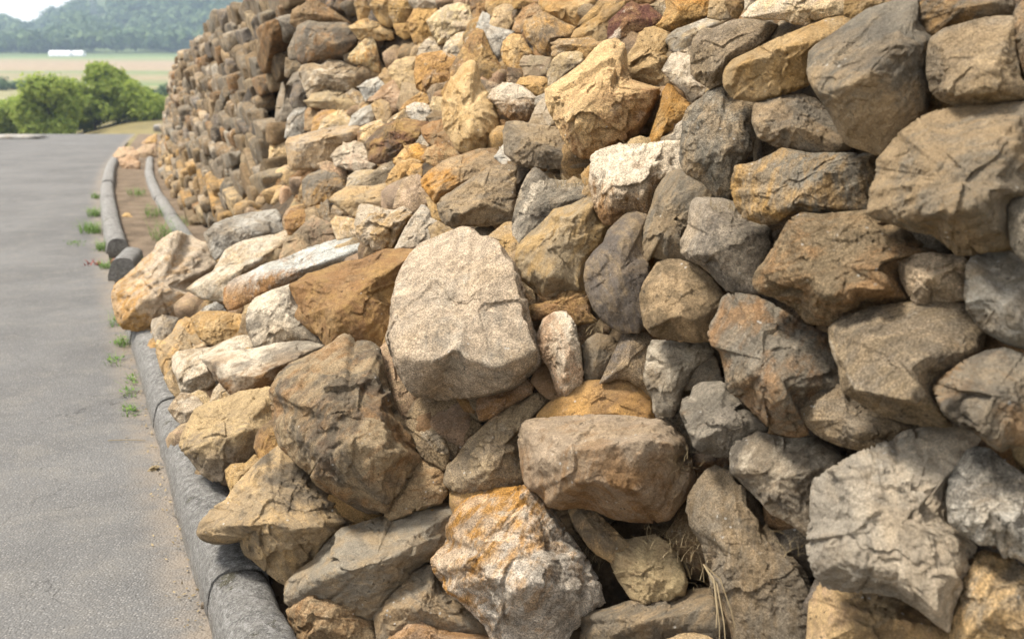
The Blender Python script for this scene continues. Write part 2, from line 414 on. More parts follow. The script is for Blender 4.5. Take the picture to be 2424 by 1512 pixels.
# dust and grit that gathers along the kerb
kx = q.n('ShaderNodeAttribute'); kx.attribute_name = 'kerb_distance'
dust = q.math('MULTIPLY', q.mr(kx.outputs['Fac'], .17, .0), q.mr(q.noise(P, 7, 5, .7), .3, .62, .1, .85))
base = q.mix(dust, base, q.mix(q.noise(P, 60, 3), (.15, .12, .09), (.25, .205, .155)))
q.l(base, b.inputs['Base Color'])
nb = q.bump(vo.outputs['Distance'], .6, .005); nb = q.bump(q.noise(P, 190, 3, .6), .7, .004, nb); nb = q.bump(q.noise(P, 6, 4), .4, .02, nb); q.l(nb, b.inputs['Normal'])
b.inputs['Roughness'].default_value = .75; b.inputs['Specular IOR Level'].default_value = .35
Yr2 = np.concatenate([np.linspace(.3, 8, 60), np.linspace(8.4, 29, 50)]); cols = np.concatenate([[0, .05, .12, .2, .3, .45, .7], np.linspace(1, 26, 26)])
V = []; kd = []
for Y in Yr2:
    for c_ in cols:
        x = float(xk(Y))+.012-c_*1.05; yyy = Y+(0 if Y < 20 else -.02*c_)
        zr = 0 if yyy < 24 else -.02*(yyy-24)**1.5*.3
        V.append((x, yyy, .006+.018*math.exp(-((c_-.9)/.6)**2)*0+zr)); kd.append(c_)
o = obj('road', np.array(V), grid_faces(len(Yr2), len(cols)), am); tag(o, kind='structure')
at = o.data.attributes.new('kerb_distance', 'FLOAT', 'POINT'); at.data.foreach_set('value', np.array(kd, np.float32))

# earth in the gutter and behind the kerb
em, nt, b = mat_new('dry_earth'); q = NT(nt); tc = q.n('ShaderNodeTexCoord'); P = tc.outputs['Object']
ec = q.mix(q.mr(q.noise(P, 5, 6, .7), .3, .7), (.085, .06, .038), (.19, .14, .095)); ec = q.mix(q.mr(q.noise(P, 60, 3), .55, .7, 0, .6), ec, (.30, .24, .17))
q.l(ec, b.inputs['Base Color']); q.l(q.bump(q.noise(P, 45, 6, .7), .9, .02), b.inputs['Normal'])
Yg = np.linspace(.4, 27, 200); og = np.linspace(.16, 1.1, 14); V = []
for Y in Yg:
    for c_ in og: V.append((float(xk(Y))+c_, Y, .035+.03*max(0, (c_-.75)/.3)))
V = np.array(V); V[:, 2] += .014*fbm(V*3, 3, 3)
o = obj('gutter_earth', V, grid_faces(len(Yg), len(og)), em); tag(o, kind='structure')

dm, nt, b = mat_new('dark_earth_core'); q = NT(nt); tc = q.n('ShaderNodeTexCoord'); P = tc.outputs['Object']
q.l(q.mix(q.mr(q.noise(P, 14, 5, .7), .35, .65), (.05, .037, .025), (.15, .105, .06)), b.inputs['Base Color']); q.l(q.bump(q.noise(P, 30, 6, .7), 1, .04), b.inputs['Normal'])
YT = [0, 6.2, 6.8, 8, 9.7, 11.8, 14.2, 18, 22, 40]; ZT = [2.9, 2.5, 1.93, 1.93, 1.92, 1.83, 1.71, 1.5, 1.27, 1.27]
def ztop(Y): return np.interp(Y, YT, ZT)
YEND = 22.6
Yb = np.concatenate([np.linspace(.3, 8, 110), np.linspace(8.1, YEND, 120)]); zf = np.linspace(0, 1, 40); V = []
for Y in Yb:
    zt = float(ztop(Y))-.1
    for k in zf:
        z = zt*k; V.append((float(xw(Y))-(float(off(Y, z))-(.15 if Y < 6.4 else .10))/.92, Y, z))
    for k in (.3, 1, 3, 9): V.append((float(xw(Y))-(float(off(Y, zt))-.15)/.92+k, Y, zt+.02*k))
V = np.array(V); V[:, :2] += (.02*fbm(V*4, 11, 3))[:, None]
o = obj('earth_bank', V, grid_faces(len(Yb), len(zf)+4), dm); tag(o, kind='structure')

# ---------------------------------------------------------------- kerbs
km, nt, b = mat_new('weathered_concrete'); q = NT(nt); tc = q.n('ShaderNodeTexCoord'); P = tc.outputs['Object']; oi = q.n('ShaderNodeObjectInfo')
kc = q.mix(q.mr(q.noise(P, 6, 6, .7), .3, .7), (.18, .172, .158), (.29, .278, .258))
kc = q.mix(q.mr(q.noise(P, 22, 6, .75, .5), .55, .70, 0, .5), kc, (.07, .067, .063))
kc = q.mix(q.mr(q.noise(P, 31, 5, .7), .57, .68, 0, .6), kc, (.40, .39, .375))
spx0 = q.n('ShaderNodeSeparateXYZ'); q.l(P, spx0.inputs[0]); topz = q.mr(spx0.outputs['Z'], .07, .118)
kc = q.mix(q.math('MULTIPLY', topz, q.mr(q.noise(P, 11, 7, .78, .5), .47, .62, 0, .72)), kc, (.062, .059, .056))
kc = q.mix(q.math('MULTIPLY', topz, q.mr(q.noise(P, 17, 7, .8, .4), .53, .64, 0, .75)), kc, (.38, .372, .36))
mo = q.math('MULTIPLY', topz, q.mr(q.noise(P, 5.3, 5, .75), .62, .68, 0, .9)); kc = q.mix(mo, kc, q.mix(q.noise(P, 80, 3), (.03, .026, .012), (.10, .085, .03)))
spx = q.n('ShaderNodeSeparateXYZ'); q.l(P, spx.inputs[0])
kc = q.mix(q.math('MULTIPLY', q.mr(spx.outputs['Z'], .055, .0), q.mr(q.noise(P, 14, 4), .3, .6, .2, .8)), kc, (.20, .165, .125))
kc = q.mix(q.mr(q.noise(P, 62, 7, .85), .50, .54, 0, .55), kc, (.075, .072, .068)); kc = q.mix(q.mr(q.noise(P, 48, 7, .85), .535, .57, 0, .6), kc, (.42, .41, .395))
kc = q.mix(q.mr(q.noise(P, 150, 4, .75), .53, .60, 0, .6), kc, (.06, .058, .055)); kc = q.mix(q.mr(q.noise(P, 310, 3, .7), .55, .62, 0, .6), kc, (.42, .41, .39))
q.l(kc, b.inputs['Base Color']); nb = q.bump(q.noise(P, 28, 7, .78), .9, .018); nb = q.bump(q.noise(P, 170, 6, .8), 1., .007, nb); q.l(nb, b.inputs['Normal'])
PROF = np.array([(0, -.06), (0, .0), (.006, .036), (.014, .072), (.024, .096), (.041, .112), (.066, .120), (.095, .122), (.125, .118), (.146, .108), (.159, .088), (.166, .05), (.168, 0), (.168, -.06)])
def kerb_piece(Y0, Y1, o0, label, group, seed, scale=1.0, mat=None):
    r = np.random.default_rng(seed); n = max(8, int((Y1-Y0)/.02)) if Y1 < 8 else 24
    n = min(n, 60); Ys = np.linspace(Y0, Y1, n); ym = (Y0+Y1)/2; c = np.array([float(xk(ym))+o0, ym, 0]); V = []
    dl = r.normal(size=2)*.004
    for i, Y in enumerate(Ys):
        sl = float((xk(Y+.01)-xk(Y-.01))/.02); t = np.array([sl, 1]); t /= np.linalg.norm(t); nn = np.array([t[1], -t[0]])
        e = .988 if i in (0, n-1) else 1
        for (a, z) in PROF*scale:
            aa = .084*scale+(a-.084*scale)*e; p = np.array([float(xk(Y))+o0, Y])+nn*(aa+dl[0]); V.append((p[0]-c[0], p[1]-c[1], (z if z < 0 else z*(e*.5+.5))+dl[1]))
    V = np.array(V); m = len(PROF); V += (.006*fbm((V+c)*9, seed, 3)+.003*fbm((V+c)*45, seed+3, 2))[:, None]*np.array([1, 0, 1])
    F4 = grid_faces(n, m); F4 = F4[:, ::-1]
    me_f = [list(f) for f in F4]+[list(range(m))]+[list(range((n-1)*m, n*m))[::-1]]
    me = bpy.data.meshes.new('kerbstone'); me.from_pydata([tuple(v) for v in V], [], me_f); me.materials.append(km)
    for p in me.polygons: p.use_smooth = len(p.vertices) == 4
    k = link('kerbstone', me, None, c); return tag(k, label, 'kerbstone', group)
joints = [1.25, 2.30, 2.98, 3.72, 4.02, 5.0, 6.15]
klab = ['speckled grey kerbstone at the bottom edge, blackened with moss, tan snouted rock over it', 'grey kerbstone beside the tan snouted rock, with a curved joint at both ends',
        'grey kerbstone below the tan slab with the shadowed front', 'short dark kerbstone between two joints beside the white cube like stone',
        'dark stained kerbstone with weeds along its road side', 'kerbstone disappearing under the rust and white boulder']
for i in range(6): kerb_piece(joints[i]+.002, joints[i+1]-.002, 0, klab[i], 'rounded kerbstones along the road', 40+i)
fj = [7.85, 9.4, 11.0, 12.8, 14.8, 17.2]; fl = ['pale kerbstone with a broken end behind the displaced kerb chunk', 'pale kerbstone with thick green weeds along its road side', 'pale kerbstone where the gutter narrows, sparse weeds beside it',
        'pale kerbstone on the bend just before the gutter rubble', 'farthest kerbstone beside the pinkish gutter rubble']
for i in range(5): kerb_piece(fj[i]+.006, fj[i+1]-.006, 0, fl[i], 'rounded kerbstones along the road', 60+i)
k = kerb_piece(6.75, 7.45, .0, 'loose kerb chunk knocked askew, its grey end showing beside the rust and white boulder', 'rounded kerbstones along the road', 70)
k.rotation_euler = (math.radians(-5), math.radians(4), math.radians(-8)); k.location.z += .03; k.location.x += .03
ij = [6.4, 8.0, 9.6, 11.3, 13.2, 15.2, 17.6]; il = ['inner gutter kerb nearest the fallen pile', 'inner gutter kerb beside green weeds near the pile', 'inner gutter kerb opposite the small ochre gutter stone', 'inner gutter kerb halfway along the standing wall',
      'inner gutter kerb just short of the gutter rubble', 'inner gutter kerb behind the pinkish gutter rubble']
for i in range(6): kerb_piece(ij[i]+.006, ij[i+1]-.006, .60, il[i], 'inner kerbs of the gutter', 80+i, .8)
fk = []
# low pale edging at the far side of the road
V, Fc = free_rock(1.6, .4, .12, 5, 4); o = obj('edging_stone', V, Fc, M_STONE, None, gnd(40, 327, .02)+np.array([0, 0, .03])); o['tone_a'] = [.3, .29, .27]; o['tone_b'] = [.4, .38, .34]
tag(o, 'low grey edging stone at the far side of the road beneath the bushes', 'edging stone')
V, Fc = free_rock(.8, .4, .22, 6, 4); o = obj('edging_stone', V, Fc, M_STONE, None, gnd(362, 319, .02)+np.array([0, 1.2, .12])); o['tone_a'] = [.3, .29, .28]; o['tone_b'] = [.36, .34, .31]
tag(o, 'grey edging block where the road bends behind the wall', 'edging stone')
STONES = """
30|G/T|big dark grey angular boulder high in the wall with one broad flat face|81,20 94,11 125,1 141,-3 142,22 155,37 152,50 150,70 153,86 148,105 144,114 132,122 117,140 105,145 92,140 76,135 70,127 60,107 50,92 43,81 39,70 41,50 48,43 65,32|52,86,.28 76,82,.42 102,66,.42 122,44,.36 140,41,.28|.05
30|G/O|brownish grey stone at top edge above the square pitted one|141,-10 142,20 150,31 156,36 165,28 175,26 190,22 210,18 230,15 232,5 228,-10|180,8,.3 215,2,.3
30|T/G|square pitted grey stone beside the big dark boulder at the wall top|155,37 166,29 190,22 212,17 231,17 232,45 238,75 246,82 243,92 215,96 180,100 162,93 155,85 151,68 152,48|170,60,.3 215,65,.36 165,85,.3 215,85,.34|.03
30|G/R|dark stone cut off by the frame beside the square pitted stone|242,-2 233,12 229,25 229,35 233,48 238,62 243,72 256,76 256,-2|245,40,.3
30|O/T|small ochre wedge stone squeezed under the big dark boulder|142,90 158,88 178,101 160,109 140,118|158,100,.2|-.04
30|OL/O|long cream and ochre block leaning on the big dark boulder|-40,66 -31,56 -10,46 8,37 30,28 55,18 68,16 81,22 64,34 49,44 41,52 39,72 38,80 12,90 -12,95 -32,92 -40,80|-22,60,.3 20,44,.38 42,42,.3|.02
30|C/OL|wide pale cream flat slab at the wall top with streaky face|-25,17 -15,6 0,-6 40,-8 73,-3 76,8 72,16 60,16 35,24 22,22 15,19 0,19|20,8,.2 50,8,.2
30|O/T|ochre brown stone at top edge behind the big dark boulder|73,-3 78,-10 125,-10 122,2 95,11 83,20 76,16 72,14|95,2,.25
30|G/T|dark brownish grey stone tucked under the long cream block|-12,98 0,94 18,89 33,90 45,94 53,102 62,112 69,125 77,140 60,146 35,144 8,138 -8,130 -14,115|22,100,.3 30,120,.34
31|T/G|very large mottled tan and grey stone at the wall's edge of frame|105,0 113,-8 125,-23 145,-38 160,-44 200,-50 250,-53 256,35 232,37 226,45 227,70 229,83 212,85 195,88 178,88 165,77 155,69 140,67 122,61 104,56 95,49 98,38 98,28 104,18|140,0,.3 150,56,.36 186,48,.42 222,46,.34 220,0,.3|.05
31|G/O|flat grey stone with an orange stain and a sharp diagonal ridge|-29,6 -12,3 4,-4 14,-10 40,-5 65,-6 103,-5 104,18 99,30 97,40 93,49 70,52 50,53 30,51 20,55 8,60 -5,60 -20,55 -27,47 -31,35 -33,22|62,3,.3 45,20,.36 22,44,.38 -18,42,.2|.03
31|GB/R|big rusty brown mottled stone below the sharp ridged flat stone|35,51 52,53 75,51 93,49 105,57 120,62 132,70 145,82 160,88 140,92 130,97 124,102 125,110 128,118 135,130 139,136 115,140 95,142 85,145 75,150 62,155 40,153 34,148 25,138 10,130 -5,125 -11,118 -10,106 0,95 8,82 15,70 22,58|30,62,.3 85,60,.3 30,105,.4 60,135,.42 115,118,.4|.05
31|C/T|small cream stone with a bright flat top among dark wall stones|125,98 135,90 155,88 170,90 188,90 190,95 188,110 187,125 184,132 160,134 140,137 134,128 127,115 124,104|140,104,.3 152,112,.42 174,102,.3|.02
31|W/G|pale whitish grey stone beside the small cream stone at frame edge|188,100 193,93 205,87 222,84 232,90 242,98 256,104 256,178 238,176 222,171 208,163 196,152 189,142 186,130 187,115|205,120,.3 225,140,.35|.02
31|G/G|plain grey stone cut by frame above the whitish grey one|226,45 232,38 245,33 258,33 258,102 244,98 236,90 229,80 227,62|246,70,.3|.06
32|T/G|large flat faced grey tan stone under the small cream stone|60,8 72,-1 100,-11 125,-14 165,-18 184,-13 194,0 204,12 200,30 186,40 165,53 157,64 160,78 168,90 176,99 160,99 130,95 105,87 84,74 72,66 70,55 69,44 64,34 61,22|72,45,.3 90,15,.28 150,35,.4 135,75,.44 85,66,.36|.05
32|G/R|rounded brownish grey stone at frame edge below the whitish grey one|157,64 163,56 185,40 205,31 222,28 238,33 256,42 256,110 235,118 220,124 210,118 203,112 195,106 180,98 168,90 161,78|180,62,.3 215,70,.35 200,95,.33|.06
32|G/T|dark grey triangular stone below the large flat faced grey tan one|28,86 33,75 40,69 52,66 60,62 70,61 75,68 90,80 108,90 130,97 150,100 146,104 130,107 120,114 100,123 86,122 68,118 50,110 38,100 30,94|62,75,.3 72,95,.38 45,85,.25 95,112,.4
33|GL/C|large pitted grey stone with a pale cream band down one edge|46,0 60,-9 75,-18 95,-28 115,-35 130,-44 150,-47 175,-50 190,-43 200,-36 190,-25 178,-10 170,10 171,40 195,62 188,80 182,100 172,125 170,140 158,133 140,118 122,108 100,104 75,103 56,99 47,88 41,72 39,55 43,38 43,15|150,15,.22 150,65,.24 150,112,.24 182,55,.16 178,100,.16 60,85,.34 85,0,.3 100,60,.36|.05
33|W/G|pale bluish wedge stone beside the cream banded pitted stone|170,18 172,0 180,-15 187,-25 196,-30 210,-28 225,-15 240,-5 256,5 256,85 242,78 235,72 222,72 215,60 200,60 185,50 172,40|205,20,.35 230,45,.35|.03
33|OL/G|cream stone with grey blotches in the lowest corner of the wall|203,67 215,70 230,75 242,85 256,95 256,160 175,160 172,140 170,130 175,115 182,100 187,85 190,75|200,90,.3 215,120,.35
33|OL/K|smooth pale ochre stone under the large cream banded stone|52,96 60,100 75,103 100,104 122,109 140,120 155,132 168,140 173,150 172,160 38,160 40,130 41,115 45,108|75,120,.35 120,130,.35|-.03
32|R/GB|dark rusty stone in the gap below the whitish grey stone|198,5 210,15 222,22 242,28 252,32 252,45 225,29 205,31 186,40 196,25|215,28,.1|-.06
32|OL/O|ochre stone sliver at frame edge below the rounded brownish one|230,118 256,108 256,165 245,142 232,130|245,125,.2|-.04
20|R/T|brown oval stone in the upper scree, tilted on its side|0,29 4,18 10,9 20,3 26,6 31,12 20,16 13,21 11,27 10,32 4,31|14,16,.3
20|O/T|smooth round ochre boulder in the upper scree|11,27 13,21 22,15 31,12 40,17 50,22 60,26 58,32 54,36 46,37 40,41 38,53 32,53 26,50 20,43 14,36|25,25,.35 35,40,.38|.03
20|O/OL|large plain ochre stone at top edge above the smooth round one|26,5 27,-4 40,-8 76,-8 78,2 70,12 64,22 61,25 50,21 40,15 31,12|48,8,.3
20|O/T|narrow ochre slab slanting down from the top edge|62,25 66,18 78,6 86,-4 99,-2 104,1 96,6 88,8 82,14 75,19 70,22|80,10,.2
20|O/OL|ochre stone with cream knob beside the purple brown one|56,36 60,28 66,25 72,20 80,16 86,8 98,5 104,1 108,3 103,10 95,18 91,25 91,38 82,42 75,34 62,37|78,26,.3
20|P/R|dark purple brown stone, the only purple one in the scree|91,30 92,20 102,11 108,5 113,2 120,5 128,4 133,9 140,14 142,18 136,24 128,27 120,30 112,32 104,36 95,39 91,38|112,18,.35|.03
20|T/OL|small tan stone between the purple brown and the tall orange stone|130,5 142,0 146,-5 146,10 143,16 138,12|139,7,.3
20|R/O|brown stone at top edge above the purple brown one|103,-7 140,-7 131,4 118,5 108,2|120,-2,.3
20|O/O2|tall bright orange stone standing at the top of the scree|144,-7 188,-7 184,15 178,18 165,24 155,30 148,30 142,27 136,24 142,18 146,8|158,8,.38 152,22,.3|.04
20|OL/C|cream upright stone right beside the tall orange stone|188,-6 204,-6 201,5 205,12 208,18 196,19 185,17 186,8|195,8,.3
20|O/R|small dark orange stone at top edge next to the cream upright|203,-7 221,-7 219,8 214,17 208,17 204,10 202,4|211,6,.35
20|C/OL|small pale chip at top edge beside the streaky cream slab|220,-7 240,-8 230,2 220,10|226,-1,.2
20|C/OL|long cream flat stone wedged above the dark grey round boulder|146,38 150,32 158,27 172,22 185,17 205,12 209,17 205,20 192,26 180,34 172,42 160,50 154,49 148,42|165,34,.28 185,25,.25
20|G/T|dark grey round boulder among cream stones near the wall top|172,38 180,28 192,27 205,21 215,19 230,19 242,21 250,24 246,30 238,40 228,48 215,58 205,62 202,72 200,78 188,83 175,75 170,68 170,55 171,45|185,42,.3 190,70,.36 205,52,.38|.03
20|C/T|pale crumbly stone below the dark grey round boulder|142,67 146,60 151,52 157,50 165,52 171,55 171,68 176,76 188,83 182,92 175,98 170,96 160,85 150,77|160,66,.25 168,80,.3
20|C/OL|tiny cream chip under the long cream flat stone|159,49 172,42 172,54 166,53|167,49,.2|-.02
20|OL/O|knobbly ochre stone sitting on the large streaked boulder|105,60 110,52 117,42 120,33 126,28 134,26 142,29 148,32 147,40 147,50 150,54 146,60 143,66 148,77 140,80 128,80 118,79 110,82 107,78 104,70|125,42,.35 122,66,.35 138,60,.38|.02
20|OL/R|large cream streaked boulder jutting from the scree with brown underside|33,85 40,80 55,70 68,60 78,48 86,41 97,38 106,44 108,56 108,66 112,76 125,80 139,84 137,92 132,102 125,115 118,126 108,134 98,138 85,142 75,148 66,148 58,142 50,132 46,122 42,115 36,104 34,97|85,72,.42 70,95,.45 60,118,.4 108,86,.36|.1
20|O2/O|bright orange wedge stone in the dark gap beside the streaked boulder|147,80 152,82 160,92 168,98 170,101 166,105 162,112 155,118 152,123 142,127 140,136 130,137 130,130 135,115 140,100 142,88|150,100,.3 145,120,.3|-.05
20|C/T|small cream stone at the foot of the bright orange wedge|152,126 155,118 163,112 163,128 160,132 142,137 141,130|153,126,.25|-.03
20|G/T|big rough dark grey stone with pits beside the orange wedge|163,112 167,103 180,93 192,83 201,80 206,92 216,95 230,96 231,105 228,113 229,130 226,143 214,158 209,172 208,187 194,187 187,178 178,170 165,163 161,156 159,148 161,132|182,112,.3 205,140,.36 178,148,.3|.03
20|C/R|cream topped rock with rusty underside beside the pointed ochre boulder|-23,93 -18,85 -8,79 0,79 10,82 18,88 22,92 22,98 20,105 16,112 10,116 0,114 -8,108 -14,100|5,92,.3 6,99,.38|.02
20|T/G|grey stone with ochre base below the cream topped rock|-7,125 -4,116 5,115 22,118 42,121 47,124 52,135 62,147 72,150 76,155 62,160 30,159 15,158 3,153 -6,145|10,128,.3 35,142,.35|.03
20|T/C|tan broken stone between grey stone and large streaked boulder|19,110 22,102 28,94 34,93 34,100 40,108 42,118 28,119 15,118|30,105,.2|-.02
20|C/T|small pale chip resting against the large streaked boulder|22,92 33,87 35,93 28,95 21,100|28,92,.2|-.01
20|O/OL|flat ochre stone below the plain tan one in the scree|4,80 8,74 18,72 30,73 35,76 33,85 26,90 20,90 12,86|20,80,.3
20|T/K|plain tan oblong stone below the smooth round ochre boulder|8,58 12,53 25,53 37,55 36,62 33,72 24,73 12,72|22,60,.3
20|OL/C|pale ochre lumpy stone next to the plain tan oblong one|37,60 40,55 48,50 62,49 66,51 67,57 62,62 50,70 42,79 36,82 33,72 35,66|50,58,.3
20|T/O|wide brown ochre block above the pale lumpy stone|38,54 40,42 45,37 55,37 66,36 75,34 82,42 90,38 91,41 84,46 76,53 70,60 66,56 64,50 50,50 42,54|55,42,.3 72,44,.3
20|O/OL|ochre cube shaped stone near the smooth round ochre boulder|-10,50 -8,40 0,33 9,34 15,44 20,52 12,54 8,62 9,66 0,66 -8,58|3,46,.35
20|R/T|small brown stone beneath the ochre cube shaped one|-4,64 4,65 11,66 9,74 4,79 -5,79|3,71,.25|-.02
20|R/T|tiny dark brown stone behind the brown oval one|-4,9 6,8 2,18 -2,27 -5,20|0,16,.2|-.02
20|O/R|ochre stone at top edge over the brown oval one|-3,-7 21,-7 25,3 12,8 2,9|10,1,.3
21|G/C|pale lichen covered stone with a dry grass tuft on top|22,8 28,11 35,18 45,20 60,20 72,24 76,33 72,37 60,42 45,50 35,58 25,65 15,75 6,80 2,70 1,58 5,40 10,25 15,15|28,20,.3 20,45,.32 55,38,.25
21|C/R|rough pale topped stone with brown crumbling underside mid wall|76,-3 85,-9 100,-13 125,-14 145,-17 160,-17 159,0 160,10 140,20 134,35 132,45 128,53 118,52 108,52 98,60 88,60 82,52 78,42 76,30 74,20 75,12|95,8,.36 130,10,.36 95,35,.4 125,32,.32|.05
21|T/O|big brown angular stone with a dark hollow face below the lichen stone|34,55 40,48 55,44 72,36 80,40 81,50 86,58 94,61 90,70 86,80 80,88 74,92 70,105 69,118 70,123 60,125 50,125 40,127 30,128 20,120 10,112 5,95 6,82 15,72 25,64|38,72,.42 45,62,.36 75,45,.3 37,110,.36|.03
21|G2/T|dark purplish grey rounded stone standing upright mid wall|128,54 117,51 108,52 99,60 91,68 87,79 78,87 71,97 69,110 71,123 77,138 86,150 97,158 108,162 120,161 125,150 122,130 124,118 130,108 128,98 125,85 126,65|105,75,.28 100,120,.32|.05
21|G/T|tall grey upright stone between dark purplish one and grey block|132,45 135,33 142,20 150,12 160,11 168,17 178,22 186,30 192,36 185,38 175,37 170,44 168,58 163,68 161,82 164,92 172,95 160,96 145,95 135,90 130,88 130,96 126,93 124,84 125,66 128,55|145,45,.36 150,75,.3 138,78,.32
21|GL/G|smooth grey block with a sharp left corner in the wall middle|170,42 175,37 185,37 200,38 212,42 215,50 225,58 238,62 243,66 246,80 240,92 233,104 231,118 234,127 222,128 208,124 196,116 186,104 178,98 168,94 161,88 161,76 167,64|182,45,.35 187,90,.42 215,70,.36|.04
21|GB/T|rounded brown stone with white lichen specks below the tall grey upright|138,98 150,95 162,96 176,101 188,110 196,119 204,128 200,140 196,150 191,162 186,170 172,171 150,168 134,165 126,156 123,140 122,128 126,116 132,107|145,115,.3 165,145,.36 140,150,.34|.06
22|G/R|large tall dark mottled stone with rusty patches in the lower wall|187,15 190,5 196,-5 200,-18 205,-22 218,-23 232,-20 245,-14 260,-5 275,5 292,12 302,15 300,22 304,34 310,50 312,60 305,65 290,70 282,75 275,78 271,86 273,92 282,105 270,108 258,107 248,104 240,97 228,85 218,75 208,68 204,62 203,50 198,30 190,25|215,5,.3 215,50,.36 260,30,.36 260,75,.4|.05
21|R/O|rust coloured lump behind the pink banded stone|14,140 20,136 30,135 40,130 46,123 56,119 64,120 68,124 72,130 74,145 80,152 60,156 54,148 45,148 32,152 20,152|55,130,.3 28,142,.25
21|T/GB|thin tan shard in the gap beside the rust coloured lump|8,110 20,121 24,135 14,140|15,126,.2|-.04
21|O/OL|little orange stone poking out behind the rough pale topped stone|65,14 76,2 77,24 72,26 67,22|71,14,.3|-.02
21|GB/O|dark brown stone behind the lichen covered stone|-4,2 5,4 18,9 14,15 8,28 4,45 2,62 -8,62 -14,40|0,30,.2|-.05
22|K/C|tall pinkish stone with a white crusted band down its edge|30,0 40,-6 50,-7 55,-3 60,5 62,15 65,30 67,40 68,52 66,60 58,64 54,68 50,72 44,72 40,60 35,45 28,35 25,25 24,15|38,14,.4 54,12,.4 50,42,.42|.05
22|K/R|pinkish brown stone behind the base of the white banded one|18,58 25,42 32,38 40,50 46,62 50,72 42,76 34,74 26,68|34,58,.2|-.03
22|G/GB|dark grey stone topped with dry grass beside the pink banded one|66,25 72,18 80,13 95,16 101,25 98,32 92,42 88,48 82,57 70,60 67,50 67,38|82,26,.3 78,44,.3|-.03
22|G2/T|smooth slanting grey slab at the wall foot|83,60 90,45 96,32 101,22 106,13 115,11 125,13 132,18 130,30 129,45 127,55 132,66 118,62 110,56 100,55 92,58|112,25,.28 108,44,.3
22|G/C|folded pale grey stone with vertical creases at the wall foot|128,64 125,55 127,42 129,28 133,20 145,20 160,22 175,22 186,21 190,32 186,37 177,42 170,50 166,58 160,70 158,80 152,90 142,89 134,86 133,72|145,28,.36 150,50,.36|.02
22|G/T|grey stone tucked behind the folded pale grey one|166,50 172,38 186,30 194,38 197,50 200,60 185,62 172,66 163,66|182,46,.25|-.02
22|O/R|flat brown ochre slab lying on edge behind the front block|60,62 72,57 84,57 95,52 107,50 115,55 122,60 130,64 133,72 134,98 120,99 100,97 60,96 35,95 24,94 27,87 38,76 50,70|60,80,.14 80,68,.16 112,72,.16 95,88,.2
22|CT/R|big tan block with a broad bright flat top in the fallen pile|9,115 11,100 18,95 40,93 75,91 110,92 130,95 141,94 150,101 160,112 165,125 169,142 172,152 166,163 156,175 147,187 132,190 112,189 95,186 78,178 62,176 48,178 36,175 28,165 16,158 12,140|27,130,.36 60,125,.48 95,117,.5 125,114,.46 150,117,.34 60,152,.42 130,162,.36|.1
22|T/G|long slanting grey brown stone leaning against the big tan block|-62,145 -59,135 -50,127 -40,112 -30,105 -15,92 0,80 12,73 22,70 35,73 30,84 20,93 14,99 12,110 14,135 17,153 8,160 -15,166 -40,163 -55,160 -63,153|-20,112,.35 -2,108,.3 -25,145,.36
22|GL/G|light grey angular block low in the wall beside the hollow|162,75 170,72 172,64 180,60 198,59 202,62 205,70 212,74 220,84 230,92 241,100 240,106 225,108 215,112 210,118 207,128 195,128 180,125 172,118 169,108 164,98 160,88|200,78,.3 188,106,.42 170,104,.32 212,92,.35|.03
22|G/GB|grey stone in the shadowed gap behind the big tan block|134,84 150,87 160,88 167,100 170,115 176,122 170,134 160,116 148,104 138,97|155,102,.2|-.05
22|G/C|speckled grey stone with white lichen blotches in the lower wall|208,125 212,115 225,111 235,106 248,110 262,113 286,112 296,118 310,126 315,132 300,142 288,150 283,160 286,175 285,190 280,205 268,195 255,186 245,182 235,170 225,160 215,150 208,145|235,122,.3 225,142,.36 268,150,.34
22|R/K|small rusty stone under the edge of the large central boulder|-33,85 -32,75 -25,70 -10,66 2,60 14,55 20,62 18,70 8,76 -5,83 -20,93 -30,95|-8,75,.3|-.02
23|OL/T|tilted tan slab leaning below the big tan block|54,30 56,22 62,20 70,24 80,30 92,42 102,52 112,60 113,65 107,72 103,80 95,78 88,74 80,70 72,62 65,52 60,45|72,40,.3 94,62,.32|.09
23|OL/T|pale tan stone with dry roots beneath the tilted tan slab|88,64 104,58 118,55 135,52 148,60 158,75 165,95 162,108 140,115 122,119 112,110 100,92|112,75,.3 138,95,.3|.05
23|G/GB|very large dark brown grey slab with white lichen at the wall foot|167,18 175,5 182,-5 195,-13 205,-15 212,-3 225,10 235,25 241,40 252,60 262,70 275,85 282,98 286,110 284,160 212,160 208,140 200,120 190,105 185,80 180,60 170,45 166,30|188,30,.28 200,70,.3 240,80,.26|-.02
23|G/T|flat topped grey stone at the bottom edge with pale tan rim|69,127 75,123 90,121 110,114 130,110 150,107 175,102 185,102 193,108 200,120 206,135 212,160 66,160 68,140|80,128,.3 130,132,.38 192,122,.3|.03
23|T/OL|small tan stone at the bottom edge under the flat topped one|138,160 148,150 160,145 172,144 185,147 197,155 198,160|165,153,.25|.05
23|PW/O2|big pinkish white rock with bright rust cap in the foreground|-74,75 -70,70 -60,60 -60,45 -52,30 -44,22 -40,19 -28,15 -15,8 -8,8 0,9 12,7 20,10 30,18 38,30 48,45 58,60 68,72 75,85 82,100 85,115 80,118 72,122 68,130 55,140 50,150 40,160 -15,160 -20,148 -25,135 -35,125 -45,115 -60,105 -65,95 -72,85|-25,40,.36 0,45,.4 -35,80,.36 8,100,.46 40,95,.44 15,20,.22|.12
13|G/T|broad grey brown slab behind the pinkish white foreground rock|30,100 33,93 45,82 55,75 65,62 75,52 82,46 95,43 110,38 125,34 140,33 152,26 165,22 185,22 200,22 196,40 190,60 178,72 160,84 148,92 140,100 133,108 125,118 118,128 105,130 85,125 60,122 38,120 30,115|90,58,.3 150,42,.3 60,88,.3 110,82,.42 142,68,.42|.02
